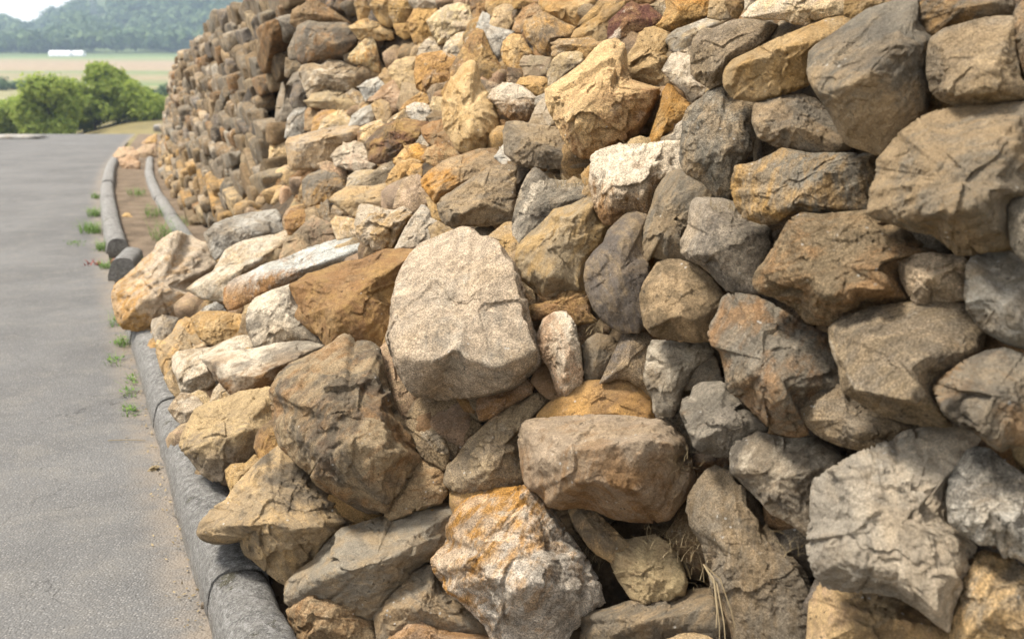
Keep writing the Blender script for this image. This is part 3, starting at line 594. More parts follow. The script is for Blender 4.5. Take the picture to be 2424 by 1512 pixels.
13|T/R|stepped tan stone with brown ledges beside the kerb at bottom|30,123 36,115 45,104 55,101 72,102 80,104 86,110 97,117 98,127 108,130 114,130 115,140 118,160 35,160 40,145 33,135|50,112,.32 78,118,.32 60,138,.36|.08
13|G/T|angular dark grey stone touching the pinkish white foreground rock|113,128 118,120 128,108 138,95 148,87 160,82 168,78 172,85 178,98 185,108 195,118 205,125 212,135 220,142 222,148 200,152 185,150 170,146 160,146 150,148 140,150 130,154 122,155 116,150|125,122,.3 152,120,.38 165,100,.28|.06
13|R/K|low rust coloured stone at the bottom edge of the pile|122,155 130,143 140,133 152,129 162,132 172,137 185,142 205,145 225,146 232,150 235,165 115,165|150,140,.3 190,152,.35|.14
13|T/OL|tan rock with a pointed snout lying over the kerb|-54,50 -51,40 -40,27 -35,23 -28,20 -18,5 -8,-5 0,-14 12,-24 22,-31 35,-20 48,-11 55,0 66,12 78,27 90,40 80,48 73,55 62,68 54,76 44,83 33,93 29,98 18,92 8,84 -2,75 -10,70 -14,62 -14,57 -24,60 -38,60 -48,57|-30,42,.3 15,42,.42 40,33,.32 58,50,.36 10,12,.22|.06
13|T/R|small brown pointed stone wedged under the big brown boulder|122,33 124,24 130,10 138,-3 148,-15 157,-20 168,-17 176,-8 179,2 181,12 174,22 155,27 138,35 128,37|150,5,.3
12|T/R|big brown boulder with dark holes in front of the central one|15,68 18,62 24,52 34,43 48,37 62,30 72,24 80,17 87,16 94,22 108,23 116,29 119,40 122,52 124,62 128,74 130,84 136,92 142,102 150,115 155,128 150,138 142,148 134,158 126,170 122,180 105,179 90,173 74,163 64,158 56,152 50,142 40,134 30,124 24,118 20,105 18,90|24,66,.24 65,78,.42 72,95,.38 80,112,.45 125,88,.38 127,122,.4 52,138,.32|.14
12|CT/GL|large pale central boulder with a broad flat sloping face|125,16 129,0 130,-18 133,-32 139,-47 147,-60 157,-70 170,-75 186,-82 194,-85 203,-84 209,-79 223,-77 230,-69 237,-60 243,-52 247,-40 253,-22 256,-5 262,12 268,30 266,42 254,52 242,62 225,67 205,71 180,72 163,72 150,69 144,62 138,52 133,40 129,28|222,-66,.10 231,-45,.18 238,-22,.24 250,0,.26 134,13,.36 158,22,.43 185,28,.45 212,30,.43 246,18,.34|.16
12|K/T|narrow pinkish brown stone between the two largest boulders|116,29 122,23 127,22 131,35 135,48 140,55 145,63 151,70 152,76 148,85 142,94 138,95 134,90 128,82 122,70 117,58 116,42|134,66,.3|.0
11|R/O|orange brown triangular boulder left of the large pale central boulder|33,118 40,115 50,108 62,105 75,100 85,97 100,95 112,89 120,86 135,85 157,85 152,95 146,104 142,112 136,120 134,132 132,145 130,160 128,172 120,178 112,180 95,177 85,174 75,176 70,178 66,174 60,165 55,158 48,148 42,138 37,128|58,114,.26 78,120,.34 110,112,.36 75,148,.38|.06
12|C/G|cream block with dark corner under the orange brown boulder|-8,-3 -6,-12 0,-20 15,-27 34,-33 40,-20 48,-8 58,5 66,20 66,26 50,26 40,24 20,26 0,27 -4,18 -8,8|5,-12,.32 30,-5,.36 32,10,.32
12|C/R|white topped slab with dark rusty underside near the kerb|-50,37 -44,33 -30,30 0,27 20,22 40,20 55,22 64,26 55,32 45,38 33,43 25,50 20,57 15,66 0,70 -15,73 -22,71 -30,62 -38,52 -45,43|-43,39,.14 -16,52,.34 5,53,.38 20,48,.22|.04
02|OL/G|tan slab with a shadowed dark grey front resting on the kerb|171,118 173,108 180,95 185,85 195,80 215,74 225,69 242,66 258,64 258,80 257,90 259,100 253,108 248,118 238,130 225,136 213,140 212,152 200,150 192,145 186,138 180,130 174,124|183,122,.3 205,112,.42 232,105,.4 178,112,.22|.04
12|O/R|small orange stone beside the big brown boulder near the kerb|0,110 2,105 10,98 17,94 21,100 24,112 26,120 15,126 5,135 2,128 -2,120|10,112,.3
02|O/OL|small ochre stone below the small orange one above the kerb|214,150 213,142 219,136 232,135 240,127 248,133 242,145 230,158 219,164|230,146,.3
12|T/GB|brown grey stone in the hollow below the central boulder|139,98 142,95 148,94 158,98 170,103 178,112 182,125 182,140 176,142 168,136 160,133 155,128 150,118 145,106|160,112,.3|.0
12|GB/T|dark stone deep in the hollow under the central boulder|143,92 150,78 158,72 175,70 190,72 198,80 206,92 212,98 214,104 205,108 197,114 192,122 186,132 180,130 178,115 170,105 155,99|180,95,.2|-.08
12|R/O|tiny rust stone pinched beneath the central boulder|188,72 205,70 211,72 209,82 206,88 197,86|200,78,.25|-.04
11|W/R|long bluish white slab with dark rusty lower side|-27,120 -20,112 0,103 10,98 30,92 50,83 70,77 85,72 92,71 100,75 106,80 108,88 110,91 100,95 85,98 65,105 50,110 35,117 15,124 0,132 -15,140 -24,142 -28,132|-10,116,.22 15,112,.28 50,101,.38 90,88,.36|.03
11|C/T|long smooth cream stone beside the bluish white slab|-64,121 -55,113 -40,105 -28,85 -15,78 0,74 20,70 30,65 40,61 44,66 38,76 30,82 25,90 15,97 0,104 -15,110 -22,115 -25,124 -28,134 -35,132 -50,130|-25,110,.3 8,90,.32|.01
11|T/K|grey pink lump behind the bluish white slab|24,92 27,78 38,68 42,64 48,58 54,53 60,56 70,60 74,66 77,76 65,82 50,87 38,92 30,95|50,66,.32
11|OL/C|small smooth cream pebble beside the knobbly cream rock|71,58 75,54 85,54 93,56 95,62 95,72 85,74 77,76 73,66|82,62,.3
11|C/O|knobbly cream rock with a ragged pitted surface|94,60 96,50 98,44 101,42 110,43 120,46 130,48 138,44 145,48 148,52 142,58 138,64 132,75 128,83 120,85 110,84 102,78 96,72|108,56,.36 125,64,.42 108,72,.36|.04
11|C/W|white pointed stone standing behind the central boulder|130,86 135,76 140,66 146,56 152,48 156,43 160,44 164,48 165,55 171,58 168,66 170,78 158,86 150,88 138,88|154,56,.32 150,74,.3|.02
11|T/O|beige stone behind the tip of the central boulder|163,64 172,58 180,62 190,68 188,76 175,80 167,80|175,68,.25
11|T/OL|flat wedge shaped tan stone above the knobbly cream rock|70,38 75,32 88,25 110,25 122,22 128,28 132,35 131,46 118,48 105,46 98,46 95,55 88,51 80,46|95,38,.3 112,40,.32|.02
11|C/OL|small whitish stone tucked under a tan slab in the scree|85,26 88,15 95,10 108,9 114,10 105,18 95,24|96,16,.25
11|T/G|thin tan slab above the flat wedge shaped stone|92,25 105,16 115,8 128,1 131,6 126,14 124,23 110,27|112,16,.25
11|O/OL|long ochre stone slanting beside the thin tan slab|123,20 128,10 135,2 145,-4 154,-5 156,3 149,12 141,18 136,25 132,31 125,28|138,12,.35|.01
11|K/T|pinkish tan smooth stone beside the orange faced boulder|130,46 133,32 138,22 145,16 155,15 159,22 165,28 164,40 159,46 152,48 148,52 140,48|148,32,.32|.01
11|T/O2|boulder with a vivid orange broken face and cream rim|158,25 157,18 165,10 175,3 185,-2 200,-6 215,-8 228,-4 238,2 235,8 222,12 210,18 200,22 190,29 180,35 170,40 164,32|185,12,.34 172,30,.3 205,2,.25|.0
11|T/G|large angular tan slab above the hollow behind the central boulder|172,42 176,36 190,27 205,17 220,8 235,5 245,8 244,30 243,57 230,60 218,62 205,62 190,63 180,61 176,56 173,48|212,42,.42 215,18,.32 186,54,.28|.06
11|O/OL|small orange stone under the vivid orange faced boulder|161,36 172,36 174,50 178,58 168,57 163,46|168,46,.2|-.02
11|O/T|tiny orange chip between ochre and pinkish tan stones|142,13 148,4 157,4 157,16 146,18|150,10,.2|-.01
11|GB/G|dark stone in the gap above the central boulder|208,64 235,60 244,62 244,78 225,78 208,72|226,69,.15|-.08
11|T/O|brown tan stone behind the upper corner of the central boulder|220,72 235,60 244,58 254,62 257,80 252,102 242,98 236,88 228,80|244,78,.25|-.02
11|R/O|small rusty round stone at the foot of the far wall|27,56 32,48 40,46 46,47 50,54 46,62 35,66 28,66|38,54,.3
11|W/G|big pale grey slab at the edge of the fallen pile|-48,70 -38,60 -25,55 -5,50 18,47 22,52 27,65 28,70 10,74 0,77 -15,81 -25,90 -38,94 -43,85|-30,70,.3 0,60,.32 10,66,.28|.01
11|T/GB|small tan stone beside the rusty round one|46,47 55,44 63,52 62,58 54,56 49,57|55,50,.25
11|GB/G|dark brown pointed stone below the split grey stone|62,42 68,37 71,45 83,50 81,58 74,58 70,62 62,57 59,48|69,50,.25
11|G/O|split grey stone with ochre streaks at the end of the standing wall|44,20 50,14 62,10 75,12 83,20 85,27 76,33 71,40 60,41 50,47 45,40|58,24,.3 72,24,.3|.02
11|T/K|thin tan cap stone on the split grey stone|58,4 68,1 77,5 85,10 87,20 82,24 77,13 64,12|73,8,.2
11|C/K|whitish flat stone under the knobbly whitish one|81,4 85,-4 95,-6 108,-3 114,5 109,9 95,10 86,9|97,2,.25
10|G/R|big dark grey block with rusty lower half at the wall's broken end|38,35 40,25 50,20 62,22 75,22 85,22 90,26 98,37 94,45 88,52 84,56 65,58 55,60 45,62 40,56 38,45|58,32,.32 72,42,.38|.04
10|GB/R|brown stone on top of the big dark grey block|33,22 36,10 45,5 52,-2 60,2 70,8 80,15 90,23 80,24 62,24 50,23 40,27|55,12,.3 70,16,.3
10|OL/O2|pale ochre triangular stone beside the big dark grey block|87,55 92,48 98,42 103,37 111,36 114,45 116,55 117,68 110,67 100,63 90,59|104,50,.35|.02
10|T/C|wide tan stone with a pale grey corner below the dark grey block|41,68 45,62 55,60 62,62 68,57 80,58 90,63 105,67 115,71 112,76 100,82 92,87 80,89 70,88 58,91 50,93 46,82|62,70,.32 85,72,.3|.03
10|OL/O|ochre sloping stone under the shadowed overhang|89,26 98,20 110,17 120,24 131,30 127,37 115,39 105,37 98,38|108,27,.3
10|O/T|ochre stone at top edge beside the dark shadow gap|92,-6 105,-6 110,5 113,13 105,19 97,21 95,12|102,6,.35
10|O/OL|ochre upright stone at top edge above the sloping one|103,-7 126,-7 131,5 127,14 132,23 126,26 118,23 112,14 108,6|118,6,.35|.02
10|O/T|round ochre stone at top edge between two upright ones|126,-2 146,-5 150,8 146,15 141,23 132,24 125,14|137,8,.35
10|O/R|small ochre stone beneath the round ochre stone near top|130,23 144,22 148,33 141,38 133,33|138,28,.3
10|O/R|brown ochre upright stone beside the bright cream lump|144,20 150,9 160,8 170,8 173,14 165,20 164,25 168,34 160,42 150,41 146,31|155,22,.35
10|C/GL|pale stone with greyish base at top edge of the scree|144,-7 177,-7 176,5 166,9 150,9 145,3|160,0,.3|.02
10|OL/C|bright cream lump with wavy ridges high in the scree|162,20 170,12 180,6 192,3 202,7 206,18 209,27 200,32 190,34 180,40 172,42 167,32|178,20,.36 194,26,.32|.04
10|C/OL|small cream stone below the bright cream lump|152,53 156,42 165,35 172,40 179,42 177,50 165,53 158,53|165,44,.3
10|OL/C|cream pyramid stone against the large orange rock|176,50 180,40 190,32 198,31 201,40 197,49 192,57 184,57|188,44,.28
10|O/R|large orange rock in the middle of the upper scree|196,33 208,28 215,30 218,38 222,48 228,58 235,70 238,76 232,82 222,84 212,76 206,72 200,70 192,75 185,78 184,66 190,55 196,45|212,44,.32 215,64,.34|.03
10|W/GL|light grey wedge among orange stones in the upper scree|217,34 222,25 235,28 244,30 242,36 235,38 232,46 230,56 222,48 215,41|226,34,.35|.03
10|R/O|brown stone at top edge beside the bright cream lump|202,-2 212,-5 219,5 215,15 211,25 206,20 203,10|210,8,.3
10|O/OL|ochre stone at top edge above the small bluish one|218,-3 235,-7 246,-4 244,5 230,8 222,17 217,8|230,0,.3
10|W/G|small bluish grey stone above the light grey wedge|207,28 214,11 221,15 222,26 217,34 210,31|215,22,.25
10|T/OL|tan ochre stone with flat face above the light grey wedge|221,22 226,8 235,4 246,6 245,20 237,29 222,27|234,15,.3
10|O/R|bulky brown orange rock next to the pointed ochre boulder|150,70 152,54 160,51 175,49 188,54 193,58 187,67 186,76 181,82 177,91 170,92 160,89 152,83|164,62,.36 168,78,.38|.03
10|OL/T|cream brown stone beside the bulky brown orange rock|125,65 132,58 142,55 152,54 152,68 154,82 150,90 140,89 135,84 130,76|140,66,.32
10|T/O|tiny tan stone beside the cream brown stone|116,73 122,64 129,70 133,80 124,82|124,74,.25
10|W/C|bluish white flat stone mid scree on pinkish brown one|97,82 104,77 118,72 124,78 117,87 110,93 104,96 100,89|110,80,.3|.02
10|K/R|pinkish brown stone under the bluish white flat stone|105,96 112,90 120,82 130,76 135,85 140,95 134,103 128,108 125,102 118,97|122,92,.3
10|OL/C|small pale stone beside the bluish white flat one|84,89 92,84 100,88 106,97 98,100 90,94|95,90,.25
10|T/OL|wide tan stone with dusty top in the mid scree|49,97 55,88 65,85 80,87 92,92 104,99 105,102 95,106 85,105 75,104 62,103 50,101|75,94,.3
10|R/T|brown stone below the wide dusty tan stone|46,123 47,105 54,97 65,100 76,104 80,106 65,109 56,115 54,124|58,108,.25
10|O/K|reddish ochre stone next to the brown stone in mid scree|52,126 55,111 62,105 72,104 82,106 76,116 66,124 60,127|64,114,.3
10|OL/C|pale lump in front of the reddish ochre stone|59,123 64,112 75,106 82,104 89,112 92,118 85,121 70,123|75,113,.3|.01
10|W/G|grey white spotted stone in the mid scree|87,120 92,108 100,103 110,98 114,103 114,110 107,117 98,119|100,110,.3
10|T/O|small brown stone beside the grey white spotted one|109,99 118,94 126,98 128,108 125,116 115,115 112,109|118,103,.3
10|OL/O|small pale ochre stone left of the white scree stone|124,116 133,108 140,103 147,111 143,118 130,119|135,112,.25
10|C/W|white stone shining among ochre scree beside the pointed boulder|142,101 150,97 160,98 166,102 164,111 158,116 148,114 144,109|153,104,.3|.02
10|OL/C|little cream stone between white scree stone and pointed boulder|164,101 167,92 178,92 180,102 176,109 168,106|171,99,.25
10|GB/G|dark little stone below the little cream stone|161,111 168,104 177,106 180,115 166,118|170,110,.2|-.01
10|O/R|flat ochre brown stone above the white scree stone|135,105 140,98 148,92 156,87 166,92 164,99 150,98 142,103|150,94,.25
10|OL/O|big pointed ochre boulder with knobbly face in the scree centre|176,98 179,88 183,78 190,70 196,62 203,58 208,60 211,70 212,78 220,90 225,98 228,112 229,122 226,132 220,138 208,143 198,144 190,140 184,130 178,120 177,110|200,74,.34 206,95,.36 190,104,.4 205,126,.4|.1
10|R/T|brown stone at the foot of the pointed ochre boulder|156,121 165,116 180,113 184,125 188,136 180,140 170,139 163,136 158,129|170,124,.3
10|O/P|rusty slab with a purple brown face below mid scree|103,136 110,128 118,120 130,115 140,112 150,114 164,116 160,122 158,130 152,134 142,140 136,147 130,154 115,154 107,152 106,143|128,126,.3 124,140,.36|.03
10|T/GL|long grey slab with pale flat top at the scree's lower edge|29,135 32,130 45,127 65,122 85,119 93,118 98,120 101,127 95,134 86,137 80,140 76,145 74,152 68,157 45,160 34,160 31,148|36,138,.36 65,131,.42 92,124,.3|.06
10|OL/C|pale cream stone at the end of the long grey slab|98,121 108,116 118,113 126,118 119,123 111,128 105,135 98,132 100,126|110,121,.28
10|C/G|knobbly whitish stone beside the long grey slab|72,146 77,140 85,136 95,134 104,137 108,145 109,156 85,159 75,157|90,144,.32|.01
10|O2/OL|bright yellow ochre stone below the rusty slab|130,153 136,145 142,138 152,136 160,138 164,143 160,152 150,160 140,162|147,146,.3|.02
10|C/OL|small cream chip behind the bright yellow ochre stone|151,135 157,127 164,137 160,142|157,134,.2|-.01
10|R/OL|rusty cream stone under the pointed ochre boulder|157,151 162,140 170,137 180,136 188,141 194,149 182,154 170,158|172,145,.3
10|T/R|flat brown stone beneath the pointed ochre boulder|178,154 195,146 210,141 226,140 230,146 224,154 205,153 190,160|205,148,.2
10|W/C|small pale shard beside the grey stone with ochre base|225,149 231,140 238,132 241,152 236,158|233,146,.2|-.01
10|T/K|brown stone behind the peak of the pointed ochre boulder|210,75 225,78 234,82 224,92 217,94|221,83,.2|-.02
10|O/R|orange sliver left of the pointed ochre boulder's peak|175,87 180,78 188,74 188,80 183,90 178,96|181,85,.2
10|G/G2|upright grey stone at the wall's broken end by the dark block|30,46 36,33 40,31 40,52 38,57 31,56|36,44,.25
10|GB/G|brown grey stone on the wall's broken end below the dark block|27,72 28,55 40,55 44,63 40,70 30,74|34,63,.3
10|G2/G|dark smooth stone in the wall's broken end beside the dusty tan one|31,96 36,80 44,78 51,83 50,96 46,103 36,103 33,99|41,90,.32|.02
10|GL/G|grey stone just above the dark smooth one on the broken end|29,80 35,70 42,67 47,79 37,82|38,75,.25
10|G/GL|tall grey stone on the broken end left of the dark smooth one|18,112 20,95 25,78 29,90 33,98 39,103 31,114 22,118|26,100,.28
10|W/G|pale bluish upright stone at the broken end above the long slab|27,130 30,112 36,104 47,101 49,115 46,126 32,131|38,114,.32|.01
10|OL/T|cream stone low on the broken end beside the long grey slab|12,152 14,130 20,127 27,132 30,140 32,152|21,142,.28
00|K/T|pale pinkish rubble stone lying across the far gutter, nearest the road|107,147 113,140 125,139 131,146 129,155 118,158 110,154|118,147,.3
00|K/T|pale rubble stone across the far gutter against the wall|128,143 136,137 147,136 148,147 138,153 130,151|138,144,.3
00|O/K|small ochre rubble stone topmost of the far gutter heap|132,137 140,130 148,126 148,136 138,139|141,134,.25
01|K/R|reddish rubble stone at the near end of the gutter heap|112,0 122,-4 132,2 132,8 124,13 116,9|122,4,.3
01|O/OL|small ochre stone lying alone in the gutter channel|114,54 118,50 122,50 126,55 124,57 115,57|120,53,.35
01|CT/O|large rust and white boulder overhanging the road edge|107,127 110,118 122,108 130,101 135,95 142,90 147,85 148,80 155,75 162,70 170,68 178,72 188,78 195,80 200,95 204,100 196,108 185,115 180,123 182,128 196,133 206,137 200,141 190,144 176,147 165,148 150,148 145,154 143,160 130,160 118,158 112,150 109,138|120,126,.28 142,124,.42 122,146,.26 160,100,.34 165,125,.38|.06
01|W/G|small blue grey stone under the large rust and white boulder|188,144 195,138 204,134 211,138 214,144 200,146|202,140,.25
02|GL/T|plain grey stone above the kerb below the rust and white boulder|143,6 144,0 155,-4 168,-2 168,8 163,16 156,23 148,21 144,13|155,8,.3
02|T/O|tan brown stone hanging over the kerb in the pile's edge|154,20 163,12 168,2 175,-2 183,0 190,10 196,18 200,28 185,31 170,34 165,38 161,49 157,54 152,45 148,30 150,24|172,14,.3 162,34,.3|.02
02|O/OL|knobbly ochre stone beneath the bluish white slab|181,-2 190,-8 210,-8 228,-5 234,3 236,12 222,17 213,22 200,24 190,18 184,8|205,5,.32
02|C/T|smooth cream stone with a rounded nose near the kerb|164,35 168,30 180,28 200,26 212,20 225,15 240,15 248,22 240,30 215,36 200,42 196,48 204,58 196,66 180,69 172,67 168,55 164,45|178,38,.3 188,52,.38 172,60,.3|.02
02|T/OL|small tan stone on the kerb under the smooth cream one|155,55 160,48 164,48 171,62 174,72 166,73 160,66|164,60,.25
02|C/GB|small white cube like stone resting on the kerb|159,84 165,75 172,69 180,70 188,74 192,80 186,89 179,97 173,99 166,94|168,84,.32 176,88,.34|.03
02|OL/C|tiny cream stone behind the white cube like one|180,70 188,66 195,69 200,77 194,82 188,77|190,73,.25
02|OL/C|cream triangular chip under the white topped slab|198,78 202,66 207,60 214,64 222,71 210,76|208,69,.25
"""
# ---------------------------------------------------------------- the stones seen one by one
def T2D(cc, rr, x, y): return 606.0*cc+x*2.505, 378.7*rr+y*2.505
def parse(s, k): return [[float(a) for a in p.split(',')] for p in s.split()] if s else []
polys = []
AMPS = {'large pale central': .55, 'big tan block': .6, 'large flat faced': .55, 'smooth grey block': .55, 'dark purplish grey': .55, 'flat brown ochre': .5, 'big dark grey': .55, 'orange brown triangular': .75,
        'smooth round ochre': .5, 'plain tan oblong': .5, 'smooth cream stone': .6, 'long smooth cream': .6, 'pinkish tan smooth': .6, 'smooth slanting grey': .6, 'rough pale topped': 1.4, 'big rough dark': 1.2, 'knobbly cream rock': 1.6,
        'knobbly ochre stone': 1.4, 'big pinkish white': 1.0, 'big pointed ochre': 1.2, 'knobbly whitish stone': 1.5, 'bright cream lump': 1.4, 'broad grey brown': .8, 'rounded brown stone': .7, 'white topped slab': .6}
# where a stone's second colour sits on it: a direction (right, away, up) for stains, caps, darker undersides, and light or shade painted on a face
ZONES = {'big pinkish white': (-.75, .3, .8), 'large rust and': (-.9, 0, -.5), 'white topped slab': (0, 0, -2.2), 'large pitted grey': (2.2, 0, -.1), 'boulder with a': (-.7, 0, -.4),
         'tan slab with': (.5, -.8, -2.4), 'long bluish white': (0, -.5, -2.4), 'rough pale topped': (0, -.3, -2.2), 'cream topped rock': (0, 0, -2.5), 'big dark grey block': (.5, 0, -1.6), 'large cream streaked': (1.0, -.6, -1.2),  # tan slab: the shade on its front is painted with the dark tone
         'big tan block': (0, 0, -1.5), 'tall pinkish stone': (.9, 0, .3), 'cream block with': (1.2, 0, -.8), 'big dark grey': (.3, 0, -1.2), 'flat grey stone': (-.55, 0, -.3), 'grey stone with': (-.3, 0, -1.4), 'large pale central': (.2, -.2, -.9), 'split grey stone': (.3, 0, -1.0)}  # big tan block: its lit top is painted paler than the front below
for si, line in enumerate(STONES.strip().split('\n')):
    f = line.split('|'); cc, rr = int(f[0][0]), int(f[0][1]); ta, tb = f[1].split('/')
    poly = np.array([T2D(cc, rr, x, y) for x, y in parse(f[3], 2)]); ridge = [(*T2D(cc, rr, x, y), h) for x, y, h in parse(f[4], 3)]
    fwd = float(f[5]) if len(f) > 5 else 0.0
    r = np.random.default_rng(si+900); weather = ta in ('G', 'G2', 'GL', 'GB')
    O, V, Fc, size = traced_rock(poly, ridge, fwd, si*7+11, weather, AMPS.get(' '.join(f[2].split()[:3]), 1.0))
    big = size > .17
    o = obj('boulder' if 'boulder' in f[2] else 'stone', V, Fc, M_STONE, None, O)
    o['tone_a'] = jitter(TONE[ta], r); o['tone_b'] = jitter(TONE[tb], r)
    zo = ZONES.get(' '.join(f[2].split()[:3]))
    if zo:
        vd = (O-CAM)/np.linalg.norm(O-CAM); zo = np.array(zo, float); zo = zo-(zo @ vd)*vd; o['zone'] = [float(k)/size for k in zo]
    w = float(scree(O[1], O[2]))
    grp = 'rubble lying in the far gutter' if f[0] in ('00',) or 'gutter' in f[2] else ('fallen stones of the collapsed stretch' if w > .5 else 'stones of the standing dry stone wall')
    tag(o, f[2], 'boulder' if 'boulder' in f[2] else 'stone', grp)
    polys.append(poly)

# ---------------------------------------------------------------- the standing wall beyond, laid in courses
def inside(poly, u, v):
    x, y = poly[:, 0], poly[:, 1]; x2, y2 = np.roll(x, -1), np.roll(y, -1)
    c = ((y > v) != (y2 > v)); return bool((c & (u < (x2-x)*(v-y)/np.where(y2 == y, 1e-9, y2-y)+x)).sum() % 2)
lib = [free_rock(1, 1, 1, 300+i, 3) for i in range(16)]; libh = [free_rock(1, 1, 1, 300+i, 4) for i in range(16)]
ORD = 'first second third fourth fifth sixth seventh eighth ninth tenth eleventh twelfth thirteenth fourteenth fifteenth sixteenth seventeenth eighteenth nineteenth twentieth'.split()
fr = np.random.default_rng(77); far = []; z = .0; course = 0
FT = [('G', 'brownish grey'), ('G', 'brownish grey'), ('G2', 'dark grey'), ('GB', 'dull brown'), ('GB', 'dull brown'), ('GL', 'light grey'), ('G', 'brownish grey'), ('T', 'tan'), ('GB', 'dull brown'), ('R', 'rusty')]
FLOW = [('O', 'ochre'), ('OL', 'pale ochre'), ('T', 'tan'), ('G', 'brownish grey'), ('GB', 'dull brown'), ('O', 'ochre')]
while z < 2.05:
    hgt = fr.uniform(.09, .155); Y = 5.4+fr.uniform(0, .2); idx = 0
    while Y < YEND+.4:
        wdt = fr.choice([.16, .22, .28, .36, .46])*fr.uniform(.85, 1.2)*(1 if Y < 12 else 1.12); Yc = Y+wdt*.5*.92; Y += wdt*.92+.004
        zc = z+hgt*.5+fr.normal()*.012
        if zc > ztop(Yc)+.02: continue
        p = np.array([float(xw(Yc))-(float(off(Yc, zc))-.025+fr.normal()*.026)/.92, Yc, zc])
        u, v, dep = project(p)
        if u > 716 or (v > 520 and u > 470) or any(inside(pl, u, v) for pl in polys): continue
        if Yc < 7.2 and scree(Yc, zc) > .8: continue
        idx += 1
        ln = FLOW if (z < .45 and fr.random() < .6) else FT
        tone, word = ln[fr.integers(len(ln))]
        # bend away at the far end
        far.append((dep, p, wdt*1.2, hgt*1.25*fr.uniform(.85, 1.15), tone, word, course, idx))
    z += hgt*.93; course += 1
far.sort(key=lambda a: -a[2]*a[3]/a[0]**2)
NIND = 300-len(polys)-6
mv, mf, mta, mtb, nv = [], [], [], [], 0
for i, (dep, p, wd, hg, tone, word, cs, ix) in enumerate(far):
    r = np.random.default_rng(5000+i); k = int(r.integers(16)); V, Fc = (libh if i < NIND else lib)[k]
    ang = math.atan2(float((xk(p[1]+.1)-xk(p[1]-.1))/.2), 1.0)
    V = V @ np.array(Matrix.Rotation(r.choice([0, math.pi])+r.normal()*.2, 3, 'Y')).T
    V = V.copy(); cx = np.clip(V[:, 0], -.33, .33); V[:, 0] = cx+.3*(V[:, 0]-cx)
    V = V*np.array([.20, wd, hg])
    R = Matrix.Rotation(-ang, 3, 'Z') @ Matrix.Rotation(r.normal()*.18, 3, 'X') @ Matrix.Rotation(-.2, 3, 'Y')
    V = V @ np.array(R).T
    t2 = ['T', 'GB', 'G', 'GB', 'GL'][r.integers(5)]; a_, b_ = [.80*c for c in jitter(TONE[tone], r, .2)], [.85*c for c in jitter(TONE[t2], r, .14)]
    if i < NIND:
        o = obj('stone', V, Fc, M_STONE, None, p); o['tone_a'], o['tone_b'] = a_, b_
        sz = 'wide' if wd > .42 else ('broad' if wd > .32 else ('small' if wd > .22 else 'tiny'))
        cw = 'lowest course' if cs == 0 else ORD[min(cs, 19)]+' course up'
        tag(o, f'{sz} {word} stone, {cw} the standing wall, {ORD[min(ix-1,19)]} beyond the broken end', 'stone', 'stones of the standing dry stone wall')
    else:
        mv.append(V+p); mf.append(Fc+nv); nv += len(V); mta.append(np.tile([*a_, 1], (len(V), 1))); mtb.append(np.tile([*b_, 1], (len(V), 1)))
def merged(name, mv, mf, mta, mtb):
    o = obj(name, np.vstack(mv), np.vstack(mf), M_STONEV)
    for nm, dat in (('tone_a', mta), ('tone_b', mtb)):
        at = o.data.attributes.new(nm, 'FLOAT_COLOR', 'POINT'); at.data.foreach_set('color', np.vstack(dat).astype(np.float32).ravel())
    return o
tag(merged('wall_stones', mv, mf, mta, mtb), 'many small grey and brown stones of the curved wall farther along the road', 'stones', kind='stuff')
print('far stones', len(far), 'traced', len(polys))

# chips and small rubble lodged in the gaps
mv, mf, mta, mtb, nv = [], [], [], [], 0
for i in range(1500):
    r = np.random.default_rng(9000+i); Yc = r.uniform(1.2, 6.6); zc = r.uniform(.05, 2.5); sz = r.uniform(.07, .16)
    p = np.array([float(xw(Yc))-(float(off(Yc, zc))-.12-r.uniform(0, .06))/.92, Yc, zc])
    V, Fc = lib[int(r.integers(16))]; V = V*sz*r.uniform(.7, 1.25, 3)
    V = V @ np.array(Matrix.Rotation(r.uniform(0, 6.28), 3, Vector(r.normal(size=3)))).T
    tn = ['O', 'T', 'OL', 'R', 'K', 'GB'] if scree(Yc, zc) > .5 else ['G', 'GB', 'G2', 'T', 'R']
    a_, b_ = jitter(TONE[tn[r.integers(len(tn))]], r, .12), jitter(TONE[tn[r.integers(len(tn))]], r, .12)
    mv.append(V+p); mf.append(Fc+nv); nv += len(V); mta.append(np.tile([*a_, 1], (len(V), 1))); mtb.append(np.tile([*b_, 1], (len(V), 1)))
tag(merged('rubble', mv, mf, mta, mtb), 'small rubble and chips lodged in the gaps between the stones', 'rubble', kind='stuff')
# ---------------------------------------------------------------- plants, far wood, haze
def leaf_mat(name, a, b_, trans=.25):
    m, nt, b = mat_new(name); q = NT(nt); tc = q.n('ShaderNodeTexCoord'); g = q.n('ShaderNodeNewGeometry')
    c = q.mix(g.outputs['Random Per Island'], a, b_); q.l(c, b.inputs['Base Color']); b.inputs['Roughness'].default_value = .7
    tr = q.n('ShaderNodeBsdfTranslucent'); q.l(c, tr.inputs['Color']); ms = q.n('ShaderNodeMixShader'); ms.inputs[0].default_value = trans
    q.l(b.outputs[0], ms.inputs[1]); q.l(tr.outputs[0], ms.inputs[2]); q.l(ms.outputs[0], nt.nodes['Material Output'].inputs[0]); return m
L_OLIVE = leaf_mat('olive_leaves', (.20, .275, .042), (.36, .42, .09), .5)
L_DARK = leaf_mat('dark_leaves', (.032, .075, .03), (.12, .175, .06))
L_GRASS = leaf_mat('green_blades', (.07, .15, .028), (.17, .25, .06), .3)
L_DRY = leaf_mat('dry_blades', (.20, .15, .08), (.38, .30, .18), .3)
L_RED = leaf_mat('red_leaves', (.22, .05, .05), (.30, .09, .07), .2)
